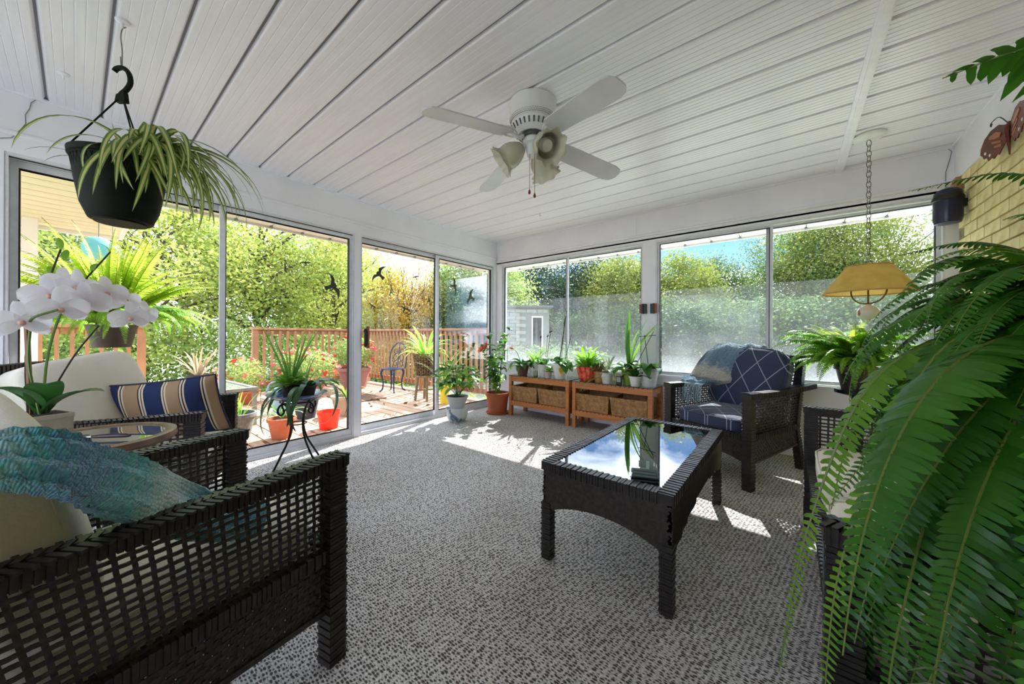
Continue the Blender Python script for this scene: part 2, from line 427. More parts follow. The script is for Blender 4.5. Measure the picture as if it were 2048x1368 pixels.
def piping(w, h, pinch=.06, r=.005, n=18, wq=.0):
    pts = []
    def P(a, b): return (a * w / 2 * (1 - pinch * (1 - b * b) * abs(a)), 0, b * h / 2 * (1 - pinch * (1 - a * a) * abs(b)))
    for i in range(n): pts.append(P(-1 + 2 * i / n, -1))
    for i in range(n): pts.append(P(1, -1 + 2 * i / n))
    for i in range(n): pts.append(P(1 - 2 * i / n, 1))
    for i in range(n): pts.append(P(-1, 1 - 2 * i / n))
    return MB().tube(pts, r, 6, closed=True)

def weave(c00, c10, c11, c01, nu, nv, wd_, th, mb=None, sag=None, rng=random, clip=None, mi=0):
    """an over-and-under woven cane panel between four corners, really interlaced"""
    mb = mb or MB(); A, B, Cc, D = map(Vector, (c00, c10, c11, c01))
    nn = (B - A).cross(D - A).normalized()
    def P(u, v): return A * (1 - u) * (1 - v) + B * u * (1 - v) + Cc * u * v + D * (1 - u) * v
    def strand(pts, side):
        vs = []; 
        for p, o in pts:
            for a, b in ((-1, -1), (1, -1), (1, 1), (-1, 1)):
                vs.append(tuple(p + side * (a * wd_ / 2) + nn * (o + b * th / 2)))
        fs = []
        for i in range(len(pts) - 1):
            for j in range(4): fs.append((i * 4 + j, i * 4 + (j + 1) % 4, i * 4 + 4 + (j + 1) % 4, i * 4 + 4 + j))
        mb.add(vs, fs, mi)
    am = th * .55
    for i in range(nu):
        u = (i + .5) / nu + rng.uniform(-.12, .12) / nu; pts = []
        side = (P(u + .01, .5) - P(u - .01, .5)).normalized()
        for j in range(nv + 1):
            v = j / nv
            if clip and not clip(u, v): continue
            pts.append((P(u, v), 0 if j in (0,) else am * (1 if (i + j) % 2 else -1)))
        if len(pts) > 1: strand(pts, side)
    for j in range(nv):
        v = (j + .5) / nv + rng.uniform(-.1, .1) / nv; pts = []
        side = (P(.5, v + .01) - P(.5, v - .01)).normalized()
        for i in range(nu + 1):
            u = i / nu
            if clip and not clip(u, v): continue
            pts.append((P(u, v), -am * (1 if (i + j) % 2 else -1)))
        if len(pts) > 1: strand(pts, side)
    return mb

# ------------------------------------------------------------------ leaf and frond helpers
def blade(L, W, th0=60, droop=90, n=8, fold=.25, shape='strap', wave=0., three=False, power=1.5):
    """one leaf growing from the origin along +x: folded strip; three=True gives edge/middle/edge material faces"""
    mb = MB(); x = z = 0.; pts = []
    for i in range(n + 1):
        s = i / n; th = R(th0 - droop * s ** power); pts.append((x, z, th)); x += math.cos(th) * L / n; z += math.sin(th) * L / n
    cols = 4 if three else 3
    for i, (x, z, th) in enumerate(pts):
        s = i / n
        if shape == 'strap': w = W * (min(1, .55 + 2.2 * s) * (1 - s ** 4) ** .8 + .02)
        elif shape == 'oval': w = W * (math.sin(math.pi * min(1, .06 + .94 * s)) ** .75 + .04) 
        elif shape == 'heart': w = W * (math.sin(math.pi * (s ** .6)) ** .9 + .03)
        else: w = W * ((1 - s) ** .7 + .02)
        k = w / 2; up = (-math.sin(th), 0, math.cos(th)); lift = fold * k
        wv = wave * math.sin(s * 9)
        if three: offs = [(-k, lift), (-k * .42, .0), (k * .42, .0), (k, lift)]
        else: offs = [(-k, lift), (0, 0), (k, lift)]
        for a, b in offs: mb.v.append((x + up[0] * b, a + wv, z + up[2] * b))
    for i in range(n):
        for j in range(cols - 1):
            mb.f.append((i * cols + j, i * cols + j + 1, (i + 1) * cols + j + 1, (i + 1) * cols + j)); mb.m.append(1 if three and j == 1 else 0)
    return mb

def frond(L, npair, pl, th0, droop, seed=0, seg=3, pw=.30, power=1.3, curl=.35, sway=0., serrate=0., path=None, blunt=False):
    """fern leaf: arching midrib and two ranks of drooping leaflets; material 0 leaflet, 1 midrib"""
    rg = random.Random(seed); mb = MB(); n = 24; pts = []; x = y = z = 0.
    for i in range(n + 1):
        s = i / n; th = R(th0 - droop * s ** power); ph = sway * s * s
        pts.append(Vector((x, y, z)))
        x += math.cos(th) * math.cos(ph) * L / n; y += math.cos(th) * math.sin(ph) * L / n; z += math.sin(th) * L / n
    if path: pts = spline(path, n + 1)
    mb.tube(pts, [.0022 * (1 - .75 * i / n) * (L / .6) + .0003 for i in range(n + 1)], 4, mi=1, cap=False)
    for k in range(npair):
        s = .06 + .93 * (k + .5) / npair; f = s * n; i = min(n - 1, int(f)); p = pts[i].lerp(pts[i + 1], f - i)
        d = (pts[i + 1] - pts[i]).normalized()
        side0 = d.cross(Vector((0, 0, 1)))
        if side0.length < .05: side0 = Vector((0, -1, 0))
        side0.normalize(); nrm = side0.cross(d).normalized()
        ln = pl * (min(1, s / .13 + .25) * (1 - max(0, s - .45) / .58) ** .8 + .04)
        for sg in (-1, 1):
            l2 = ln * rg.uniform(.86, 1.08); fwd = (.04 + .30 * s if blunt else .18 + .35 * s) + rg.uniform(-.08, .08); dr = curl + rg.uniform(-.14, .2)
            side = side0 * sg; w = l2 * pw * .5 + .0007
            tw = rg.uniform(-.25, .25)
            dirv = (side + d * fwd).normalized(); wv = (d + nrm * tw - dirv * (d + nrm * tw).dot(dirv)).normalized()
            vs = []; o = len(mb.v); q = p.copy()
            for j in range(seg + 1):
                u = j / seg; ww = (w * (1.12 - .22 * u - .35 * u ** 6) if blunt else w * (.8 + .5 * u - 1.25 * u ** 3)) if j < seg else 0
                if serrate and 0 < j < seg: ww *= 1 + (serrate if j % 2 else -serrate)
                q = p + dirv * (l2 * u) - nrm * (l2 * dr * u * u) - Vector((0, 0, 1)) * (l2 * .10 * u * u)
                if j < seg: vs += [tuple(q - wv * ww), tuple(q + wv * ww)]
                else: vs.append(tuple(q))
            fs = [(2 * j, 2 * j + 1, 2 * j + 3, 2 * j + 2) for j in range(seg - 1)] + [(2 * seg - 2, 2 * seg - 1, 2 * seg)]
            mb.add(vs, fs, 0)
    return mb

def leafcards(centers, size, rg, aspect=.55, up=.0):
    """many small pointed leaves as rhombs, numpy arrays -> mesh data"""
    n = len(centers)
    a = rg.normal(size=(n, 3)); a[:, 2] *= .7; a /= np.linalg.norm(a, axis=1)[:, None]
    b = rg.normal(size=(n, 3)); b -= a * (a * b).sum(1)[:, None]; b /= np.linalg.norm(b, axis=1)[:, None]
    sz = (size * rg.uniform(.6, 1.3, n))[:, None]
    v = np.stack([centers - a * sz, centers + b * sz * aspect, centers + a * sz, centers - b * sz * aspect], 1).reshape(-1, 3)
    return v
def quads_mesh(name, v, mats):
    n = len(v) // 4; me = bpy.data.meshes.new(name)
    me.vertices.add(len(v)); me.vertices.foreach_set('co', v.astype(np.float32).ravel())
    me.loops.add(len(v)); me.loops.foreach_set('vertex_index', np.arange(len(v), dtype=np.int32))
    me.polygons.add(n); me.polygons.foreach_set('loop_start', np.arange(0, len(v), 4, dtype=np.int32))
    for m in (mats if isinstance(mats, (list, tuple)) else [mats]): me.materials.append(m)
    me.update(calc_edges=True); me.validate(); return me
# ================================================================== the room
XL, XR, YB, YF, ZC = -3.42, 0.91, 3.90, -1.6, 2.395
HEAD = 2.05
white = mat('white_paint', (239, 237, 246), .45, (232, 230, 240), 3)
ceilw = mat('white_vinyl', (242, 240, 250), .34, (236, 234, 245), 5, stretch=(.4, 6, 1))
alum = mat('white_aluminium', (224, 224, 230), .38, (212, 213, 220), 20, spec=.5)
alumd = mat('grey_aluminium', (150, 151, 158), .4, (132, 133, 140), 20)
black_rub = mat('dark_gasket', (38, 38, 42), .7)
pane_m = glass_mat('window_glass', (.985, .99, .988), 1.45, .4)
dusty = dusty_mat()
handle_blk = mat('black_handle', (14, 12, 12), .4)
handle_wood = mat('handle_wood', (150, 76, 28), .45, (104, 46, 16), 30, stretch=(1, 1, .2))

fl = MB().b2(XL - .12, XR, YF, YB + .1, -.03, 0)
struct(fl.build('floor', carpet_mat(), smooth=False), 'beige flecked berber carpet over the whole sunroom floor')

cl = MB().b2(XL - .1, XR + .1, YF, YB + .1, ZC + .017, ZC + .06)
ceil = struct(cl.build('ceiling', mat('ceiling_shadow_gap', (128, 128, 132), .6), smooth=False), 'white vinyl soffit ceiling of long grooved boards')
def plank_mesh(L, w):
    """extruded profile with five fine v-lines and chamfered edges"""
    pr = [(-w / 2 - .004, .017), (-w / 2 + .004, .001), (-w / 2 + .008, 0)]
    for k in range(1, 6):
        y = -w / 2 + w * k / 6
        pr += [(y - .0026, 0), (y, .0013), (y + .0026, 0)]
    pr += [(w / 2 - .008, 0), (w / 2 - .004, .001), (w / 2 + .004, .017)]
    mb = MB(); mb.grid([[(0, y, z) for y, z in pr], [(L, y, z) for y, z in pr]])
    mb.add([(0, y, z) for y, z in pr] + [(L, y, z) for y, z in pr], [tuple(range(len(pr))), tuple(range(2 * len(pr) - 1, len(pr) - 1, -1))])
    return mb.mesh('plank', ceilw, False)
PW = .2095
pm1 = plank_mesh(.275 - XL - .004, PW - .017); pm2 = plank_mesh(XR - .322, PW - .017)
k = -7
while True:
    y = -.114 + PW * (k + .5)
    if y + PW / 2 > YB + .03: break
    if y > YF: inst('plank', pm1, ceil, (XL + .004, y, ZC))
    k += 1
y = 2.17 - PW * 18 + PW / 2
while y < YB - .06:
    if y > YF: inst('plank', pm2, ceil, (.321, y, ZC))
    y += PW
lp = MB().b2(XL, .275, YB - .075, YB, ZC, ZC + .016); lp.b2(.32, XR, YB - .05, YB, ZC, ZC + .016)
lp.build('plank', ceilw, ceil, smooth=False)
bt = MB().b2(.272, .325, YF, YB, ZC - .012, ZC + .01); bt.b2(.29, .318, YF, YB, ZC - .02, ZC - .012)
struct(bt.build('trim_1', ceilw, smooth=False), 'white joint strip across the ceiling boards')
bt = MB().b2(XR - .03, XR, YF, YB, ZC - .012, ZC + .006)
struct(bt.build('trim_2', ceilw, smooth=False))
bt = MB().b2(XL, XL + .012, YF, YB, ZC - .012, ZC + .004); struct(bt.build('trim_3', ceilw, smooth=False))
bt = MB().b2(XL, XR, YB - .014, YB, ZC - .014, ZC + .004); struct(bt.build('trim_4', ceilw, smooth=False))

# left wall: header above the patio doors and the solid end piece
wl = MB().b2(XL - .12, XL, YF, YB + .1, HEAD, ZC + .02)
wl.b2(XL - .12, XL, YF, -.255, 0, HEAD)
wl.b2(XL - .12, XL, 1.742, 1.806, .0, HEAD)
wl.b2(XL - .12, XL, 3.845, YB + .1, 0, HEAD)
wall_left = struct(wl.build('wall_left', white, smooth=False), 'white header and posts around the patio doors')
md = MB()
def mould(mb, axis, a, b, z):
    pr = [(0, .018), (.010, .016), (.017, .010), (.020, 0), (.017, -.008), (.010, -.011), (0, -.013)]
    rows = []
    for t_ in (a, b):
        rows.append([((XL + p, t_, z + q) if axis == 'y' else (t_, YB - p, z + q)) for p, q in pr])
    mb.grid(rows)
mould(md, 'y', YF, YB - .018, 2.155)
struct(md.build('trim_5', white), 'rounded white moulding along the left header')
md = MB(); mould(md, 'x', XL + .018, XR, 2.135); struct(md.build('trim_6', white), 'rounded white moulding along the back header')
# back wall: knee wall, header, posts
wb = MB().b2(XL - .12, XR + .2, YB, YB + .12, HEAD + .006, ZC + .02)
wb.b2(XL, XR + .2, YB, YB + .12, 0, .61)
wb.b2(XL, -3.325, YB, YB + .12, .61, HEAD + .006)
wb.b2(-1.285, -1.145, YB, YB + .12, .61, HEAD + .006)
wb.b2(.86, XR + .2, YB, YB + .12, .61, HEAD + .006)
struct(wb.build('wall_back', white, smooth=False), 'white knee wall and header around the back windows')
sm = MB().b2(-1.362, -1.356, YB - .004, YB, 2.15, ZC - .012); struct(sm.build('trim_7', white, smooth=False))
bb = MB().b2(XL, XR, YB - .012, YB, 0, .07); struct(bb.build('baseboard_back', white, smooth=False))
wf_ = MB().b2(XL - .12, XR + .14, YF - .12, YF, HEAD, ZC + .06); wf_.b2(-.55, XR + .14, YF - .12, YF, 0, HEAD); wf_.b2(XL - .12, -3.25, YF - .12, YF, 0, HEAD)
struct(wf_.build('wall_front', white, smooth=False))    # behind the camera: wall added to darken the foreground, opening made for fill light
# right wall: painted yellow brick with white beam above
wr = MB().b2(XR + .012, XR + .14, YF, YB, 0, 2.17)
mortar = mat('pale_mortar', (176, 164, 128), .9, (150, 138, 104), 30, bump=.4)
wall_right = struct(wr.build('wall_right', mortar, smooth=False), 'yellow brick house wall behind the large fern')
brick_m = mat('yellow_brick', (244, 230, 176), .75, (226, 206, 144), 14, bump=.35, bscale=40, obrand=.10)
brk = MB().box((0, 0, 0), (.022, .198, .064)).mesh('brick', brick_m, False)
low = MB(); rgb_ = random.Random(3)
for r_ in range(29):
    z = .037 + r_ * .0745
    for q in range(-8, 20):
        y = q * .208 + (.104 if r_ % 2 else 0)
        if y < YF + .1 or y > YB - .1: continue
        if r_ >= 13 and y > .95:
            inst('brick', brk, wall_right, (XR + .008 + rgb_.uniform(-.0025, .0025), y, z))
        else: low.box((XR + .008, y, z), (.022, .198, .064))
stuff(low.build('brick_courses', brick_m, wall_right, smooth=False))
bm_ = MB().b2(XR - .012, XR + .14, YF, YB, 2.145, ZC + .02)
struct(bm_.build('trim_8', white, smooth=False), 'white beam above the brick wall')
bm_ = MB().b2(XR - .028, XR + .01, 3.80, 3.90, 2.06, 2.145)
struct(bm_.build('trim_9', mat('raw_timber', (168, 132, 100), .7, (140, 104, 76), 20), smooth=False), 'bare timber stub in the upper back corner')

# ------------------------------------------------------------------ patio doors in the left wall
def frame_y(mb, x, dep, y0, y1, z0, z1, st, tp, bt_, mi=0):
    """stiles and rails of one glazed panel lying in the plane X = x"""
    mb.b2(x - dep / 2, x + dep / 2, y0, y0 + st, z0, z1, mi); mb.b2(x - dep / 2, x + dep / 2, y1 - st, y1, z0, z1, mi)
    mb.b2(x - dep / 2, x + dep / 2, y0 + st, y1 - st, z1 - tp, z1, mi); mb.b2(x - dep / 2, x + dep / 2, y0 + st, y1 - st, z0, z0 + bt_, mi)
def door(n, y0, y1, inner, outer, label, inner_first):
    base = MB()
    base.b2(XL - .115, XL - .006, y0, y1, 0, .018); base.b2(XL - .115, XL - .004, y0, y1, HEAD - .018, HEAD)
    base.b2(XL - .115, XL - .006, y0, y0 + .014, .018, HEAD - .018); base.b2(XL - .115, XL - .006, y1 - .014, y1, .018, HEAD - .018)
    for xx in (-.018, -.064, -.108): base.b2(XL + xx - .004, XL + xx + .004, y0 + .014, y1 - .014, .018, .034)
    d = struct(base.build('door_%d' % n, alum, smooth=False), label)
    for x, (a, b), st in ((XL - .040, inner, .040), (XL - .086, outer, .034)):
        pf = MB(); frame_y(pf, x, .030, a, b, .034, HEAD - .020, st, .045, .062)
        p = pf.build('panel_frame', alum, d, False)
        g = MB(); e = .005
        frame_y(g, x, .032, a + st - e, b - st + e, .034 + .062 - e, HEAD - .02 - .045 + e, e, e, e)
        g.build('gasket', black_rub, p, False)
        gp = MB().b2(x - .002, x + .002, a + st - .002, b - st + .002, .094, HEAD - .064)
        gp.build('glass_pane', pane_m, p, False)
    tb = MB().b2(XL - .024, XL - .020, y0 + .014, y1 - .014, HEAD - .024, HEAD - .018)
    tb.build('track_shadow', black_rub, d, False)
    return d
d1 = door(1, -.255, 1.742, (.690, 1.735), (-.240, .735), 'white sliding patio door nearest the camera', True)
d2 = door(2, 1.806, 3.845, (2.80, 3.838), (1.822, 2.845), 'white sliding patio door next to the back corner', False)
h = MB().box((XL + .004, 1.862, 1.0), (.02, .028, .19), mi=0).box((XL + .03, 1.846, 1.0), (.016, .020, .155), mi=0)
h.box((XL + .030, 1.868, 1.005), (.030, .018, .225), mi=1)
for zz in (.93, 1.07): h.box((XL + .016, 1.846, zz), (.03, .016, .02), mi=0)
h.build('door_handle', [handle_blk, handle_wood], d2, False)

# ------------------------------------------------------------------ windows in the back wall
def frame_x(mb, yc, dep, x0, x1, z0, z1, st, tp, bt_):
    mb.b2(x0, x0 + st, yc - dep / 2, yc + dep / 2, z0, z1); mb.b2(x1 - st, x1, yc - dep / 2, yc + dep / 2, z0, z1)
    mb.b2(x0 + st, x1 - st, yc - dep / 2, yc + dep / 2, z1 - tp, z1); mb.b2(x0 + st, x1 - st, yc - dep / 2, yc + dep / 2, z0, z0 + bt_)
def window(n, x0, x1, mid, label, hx):
    z0, z1 = .62, HEAD
    base = MB(); y0, y1 = YB + .004, YB + .115
    base.b2(x0, x1, y0, y1, z0 - .01, z0 + .012); base.b2(x0, x1, y0, y1, z1 - .012, z1 + .006)
    base.b2(x0, x0 + .012, y0, y1, z0 + .012, z1 - .012); base.b2(x1 - .012, x1, y0, y1, z0 + .012, z1 - .012)
    w = struct(base.build('window_%d' % n, alum, smooth=False), label)
    for yc, a, b in ((YB + .034, x0 + .012, mid + .026), (YB + .070, mid - .026, x1 - .012)):
        pf = MB(); frame_x(pf, yc, .026, a, b, z0 + .012, z1 - .012, .026, .020, .022)
        p = pf.build('sash_frame', alum, w, False)
        g = MB(); frame_x(g, yc, .028, a + .022, b - .022, z0 + .03, z1 - .028, .005, .005, .005); g.build('gasket', black_rub, p, False)
        MB().b2(a + .024, b - .024, yc - .002, yc + .002, z0 + .032, z1 - .030).build('glass_pane', pane_m, p, False)
        MB().b2(a + .024, b - .024, -.002, .002, 0, .885).build('dusty_storm_pane', dusty, p, False, loc=(0, YB + .103, z0 + .022))
    return w
w1 = window(1, -3.325, -1.285, -2.255, 'white sliding window behind the potted plants', -1.3)
w2 = window(2, -1.145, .860, -.160, 'white sliding window behind the wicker armchair', -1.14)
sillm = MB().b2(XL, XR, YB - .018, YB + .01, .600, .622); struct(sillm.build('trim_10', white, smooth=False), 'narrow white sill under the back windows')
for w, x, sg in ((w1, -1.285, -1), (w2, -1.145, 1)):
    hm = MB().box((x - sg * .030, YB - .012, 1.33), (.040, .022, .105), mi=0).box((x + sg * .008, YB - .014, 1.33), (.030, .03, .100), mi=1)
    hm.box((x - sg * .012, YB - .02, 1.33), (.012, .03, .11), mi=0)
    hm.build('window_handle', [handle_blk, handle_wood], w, False)

# eaves outside: panelled soffits and fascia
sof = mat('soffit_white', (236, 234, 230), .6)
def eave(name, axis, a, b, u0, u1, z):
    fas = MB()
    if axis == 'x': fas.b2(a, b, u1, u1 + .02, z - .02, z + .16); fas.b2(a, b, YB, u1, z + .014, z + .03)
    else: fas.b2(u1 - .02, u1, a, b, z - .02, z + .16); fas.b2(u1, XL - .1, a, b, z + .014, z + .03)
    o = struct(fas.build(name, sof, smooth=False))
    n = int((b - a) / .255); st = (b - a) / n
    pm = (MB().box((0, 0, 0), (st - .008, abs(u1 - u0), .012)) if axis == 'x' else MB().box((0, 0, 0), (abs(u1 - u0), st - .008, .012))).mesh('soffit_panel', sof, False)
    sc = MB().box((0, 0, 0), (.022, .022, .02)).mesh('clip', alumd, False)
    for i in range(n):
        c = a + (i + .5) * st
        inst('soffit_panel', pm, o, (c, (u0 + u1) / 2, z + .006) if axis == 'x' else ((u0 + u1) / 2, c, z + .006))
        inst('clip', sc, o, (c - st / 2, u1 - .02, z - .006) if axis == 'x' else (u1 + .02, c - st / 2, z - .006))
    return o
eave('trim_11', 'x', XL - .4, XR + .5, YB + .12, YB + .42, 2.065)['label'] = 'white panelled eave outside the back windows'
eave('trim_12', 'y', .34, YB + .42, XL - .12, XL - .40, 2.045)['label'] = 'white panelled eave outside the patio doors'
rf = MB().b2(XL - .42, XR + .6, YF, YB + .44, ZC + .10, ZC + .2)
struct(rf.build('roof', mat('roof_shingle', (90, 88, 86), .9), smooth=False))  # unseen slab over the ceiling, added to block sky light

# thin wires stapled to the white headers
wire_m = mat('grey_wire', (120, 120, 122), .5)
wr_ = MB().tube([(XL + .004, -.150, 2.385), (XL + .006, -.166, 2.36), (XL + .006, -.172, 2.32), (XL + .006, -.186, 2.28), (XL + .006, -.184, 2.23), (XL + .006, -.20, 2.19), (XL + .006, -.23, 2.13), (XL + .006, -.28, 2.105), (XL + .006, -.34, 2.10)], .002, 5)
tag(wr_.build('wire', wire_m), 'thin grey wire looping down the header at the left edge', 'wire')
wr_ = MB().tube([(.80, YB - .004, 2.385), (.865, YB - .006, 2.39), (.885, YB - .006, 2.36), (.875, YB - .006, 2.30), (.858, YB - .006, 2.22), (.858, YB - .006, 2.10), (.856, YB - .006, 2.02)], .002, 5)
tag(wr_.build('wire', wire_m), 'thin grey wire hanging on the header above the back right corner', 'wire')
# ================================================================== outside
GZ = -.75
gm = mat('lawn', (150, 156, 122), .95, (186, 186, 176), 2.5, detail=8)
struct(MB().b2(-70, 40, -40, 80, GZ - .2, GZ).build('ground', gm, smooth=False))
wood = mat('deck_board', (190, 158, 132), .8, (164, 130, 106), 5, stretch=(.5, 9, 1), obrand=.12, bump=.15, bscale=30)
railm = mat('rail_timber', (176, 130, 92), .75, (150, 106, 72), 8, stretch=(1, 1, .3), obrand=.06)
DZ = -.06; DX0, DX1, DY0, DY1 = -7.75, XL - .13, -2.2, 4.30
dk = MB().b2(DX0, DX1, DY0, DY1, DZ - .20, DZ - .05)
deck = struct(dk.build('deck', mat('deck_joist', (92, 74, 58), .9), smooth=False), 'sunlit timber deck outside the patio doors')
rg = random.Random(5); pitch = .147; n = int((DY1 - DY0) / pitch)
bms = [MB().b2(0, L, -pitch / 2 + .006, pitch / 2 - .006, -.035, 0).mesh('board', wood, False) for L in (2.2, 4.2 + .11 - .004, 4.2 + .11 - 2.2 - .004, 2.196)]
for i in range(n):
    y = DY1 - (i + .5) * pitch
    if i % 2: inst('board', bms[3], deck, (DX0, y, DZ + rg.uniform(-.002, .002))); inst('board', bms[1], deck, (DX0 + 2.2, y, DZ + rg.uniform(-.002, .002))).scale.x = (DX1 - DX0 - 2.2) / 4.306
    else: inst('board', bms[1], deck, (DX0, y, DZ + rg.uniform(-.002, .002))).scale.x = 2.8 / 4.306; inst('board', bms[3], deck, (DX0 + 2.806, y, DZ + rg.uniform(-.002, .002))).scale.x = (DX1 - DX0 - 2.806) / 2.196
# railings
RT = 1.15
def railing(label, p0, p1, posts):
    p0, p1 = Vector((*p0, 0)), Vector((*p1, 0)); d = (p1 - p0); L = d.length; d.normalize()
    ang = math.atan2(d.y, d.x)
    t = thing('deck_railing', label, 'railing', (p0.x, p0.y, DZ), ang)
    MB().b2(-.06, L + .06, -.07, .07, RT - DZ - .04, RT - DZ).build('top_rail', railm, t, False)
    MB().b2(0, L, -.02, .02, RT - DZ - .13, RT - DZ - .04).build('upper_rail', railm, t, False)
    MB().b2(0, L, -.02, .02, .11, .20).build('lower_rail', railm, t, False)
    pm = MB().b2(-.045, .045, -.045, .045, -.5, RT - DZ - .04).mesh('post', railm, False)
    for s in posts: inst('post', pm, t, (L * s, 0, 0))
    bm = MB().b2(-.019, .019, -.019, .019, .13, RT - DZ - .06).mesh('baluster', railm, False)
    k = int(L / .125)
    for i in range(1, k): inst('baluster', bm, t, (i * L / k, -.039, 0))
    return t
railing('brown timber deck railing along the back edge of the deck', (-7.7, 4.24), (-3.75, 4.24), (0, .52, .985))
railing('brown timber deck railing on the far left side of the deck', (-7.72, 2.06), (-7.72, 4.14), (0.0,))
railing('brown timber deck railing glimpsed through the large left pane', (-7.72, -2.0), (-7.72, .62), (0, .5, 1))
gb = np.random.default_rng(3); cts = np.stack([gb.uniform(-8.6, -3.4, 2600), gb.uniform(4.35, 5.6, 2600), gb.uniform(GZ, GZ + .45, 2600)], 1)
gv = leafcards(cts, .085, gb, .16)
grs = quads_mesh('grass', gv, mat('weed_green', (150, 176, 62), .6, (196, 200, 80), 3, trans=.45))
g_ = tag(inst('grass', grs), 'sunlit weeds growing below the deck railing', 'grass', kind='stuff')

# neighbouring wing of the house seen through the left pane: boarded soffit, siding
cream = mat('cream_soffit', (226, 224, 196), .6, (214, 210, 176), 3)
wing = thing('house_wing', 'cream boarded porch roof and siding outside the left pane', 'house', (-3.6, 0, 0))
mb = MB().b2(-3.0, 0, -2.6, .33, 2.26, 2.44); mb.build('roof_slab', cream, wing, False)
pl_ = MB().box((0, 0, 0), (.185, 2.9, .014)).mesh('soffit_board', cream, False)
for i in range(15): inst('soffit_board', pl_, wing, (-.13 - i * .197, -1.12, 2.25))
MB().b2(-3.05, .0, .33, .36, 2.20, 2.50).build('fascia', sof, wing, False)
MB().b2(-3.05, -3.0, -2.6, .36, 2.20, 2.50).build('fascia', sof, wing, False)
sd = MB().box((0, 0, 0), (.02, 2.2, .118)).mesh('siding_board', mat('cream_siding', (232, 230, 214), .6), False)
for i in range(20): inst('siding_board', sd, wing, (-2.72 - (.006 if i % 2 else 0), -1.42, -.1 + i * .122), rot=(0, R(-4), 0))
MB().b2(-2.80, -2.73, -2.5, -.32, GZ, 2.25).build('siding_backing', cream, wing, False)
MB().b2(-2.76, -2.66, -.36, -.26, GZ, 2.25).build('corner_board', sof, wing, False)
rn = MB().tube([(-.44 + .10 * math.cos(q), -.20 + .075 * math.sin(q), 2.236 + .004 * math.sin(3 * q)) for q in [i * math.pi / 14 for i in range(28)]], .006, 6, closed=True)
rn.build('old_fixture_mark', mat('rust_mark', (168, 150, 96), .8), wing)

# pale paper globe hanging under that soffit
gl_ = MB(); ns = 22
gl_.lathe([(max(.004, .10 * math.sin(math.pi * i / ns) * (1 + .012 * (i % 2))), -.10 * math.cos(math.pi * i / ns)) for i in range(ns + 1)], 28)
gt = thing('paper_lantern', 'pale blue paper globe lantern hanging outside the left pane', 'lantern', (-4.75, .12, 1.78))
gl_.build('globe', mat('blue_paper', (150, 212, 222), .8, trans=.4), gt)
MB().tube([(0, 0, .10), (0, 0, .47)], .003, 5).build('cord', wire_m, gt)

# neighbour's pale block outbuilding beyond the back window
nb = thing('outbuilding', 'pale stone outbuilding behind the shrubs through the back window', 'building', (-7.5, 9.9, GZ), R(39))
stn = mat('pale_stone', (150, 150, 138), .8, (128, 128, 118), 5, obrand=.09)
MB().b2(-.95, .98, 0, 1.2, 0, 2.75).build('wall', mat('stone_joint', (112, 112, 104), .9), nb, False)
st = MB().box((0, 0, 0), (.36, .03, .118)).mesh('stone', stn, False)
for r_ in range(21):
    for q in range(5):
        x = -.78 + q * .38 + (.16 if r_ % 2 else 0)
        if .30 < x + .18 and x - .18 < .80 and 9 < r_ < 20: continue
        inst('stone', st, nb, (x, -.012, .07 + r_ * .128))
wf = MB().b2(.36, .76, -.03, .0, 1.35, 2.45).build('window', sof, nb, False)
MB().b2(.40, .72, -.034, -.03, 1.40, 2.40).build('pane', glass_mat('dark_pane', (.1, .12, .13), 1.5, 1), wf, False)
MB().b2(-1.1, 1.1, -.2, 1.4, 2.75, 2.82).build('roof', mat('grey_roof', (84, 90, 88), .8), nb, False)

# ------------------------------------------------------------------ trees
bark = mat('bark', (96, 84, 72), .9, (66, 58, 50), 9, bump=.4, bscale=20, stretch=(1, 1, .3))
def leafm(name, c1, c2, tr=.5):
    return mat(name, c1, .55, c2, 1.3, detail=6, trans=tr, obrand=.08, sharp=(.38, .62), spec=.3)
L_GREEN = leafm('leaf_green', (134, 160, 84), (172, 188, 108))
L_YG = leafm('leaf_yellow_green', (168, 182, 84), (194, 196, 104))
L_GOLD = leafm('leaf_gold', (204, 164, 60), (212, 186, 90))
L_DARK = leafm('leaf_dark', (36, 56, 36), (60, 82, 50), .3)
L_BYG = leafm('leaf_dimmed_yellow', (112, 128, 56), (140, 146, 66), .45)  # leaf tones dimmed in colour for back trees, offsetting bright window haze
L_BGR = leafm('leaf_dimmed_green', (88, 116, 54), (116, 136, 66), .45)
L_MID = leafm('leaf_mid', (72, 98, 58), (100, 118, 66))
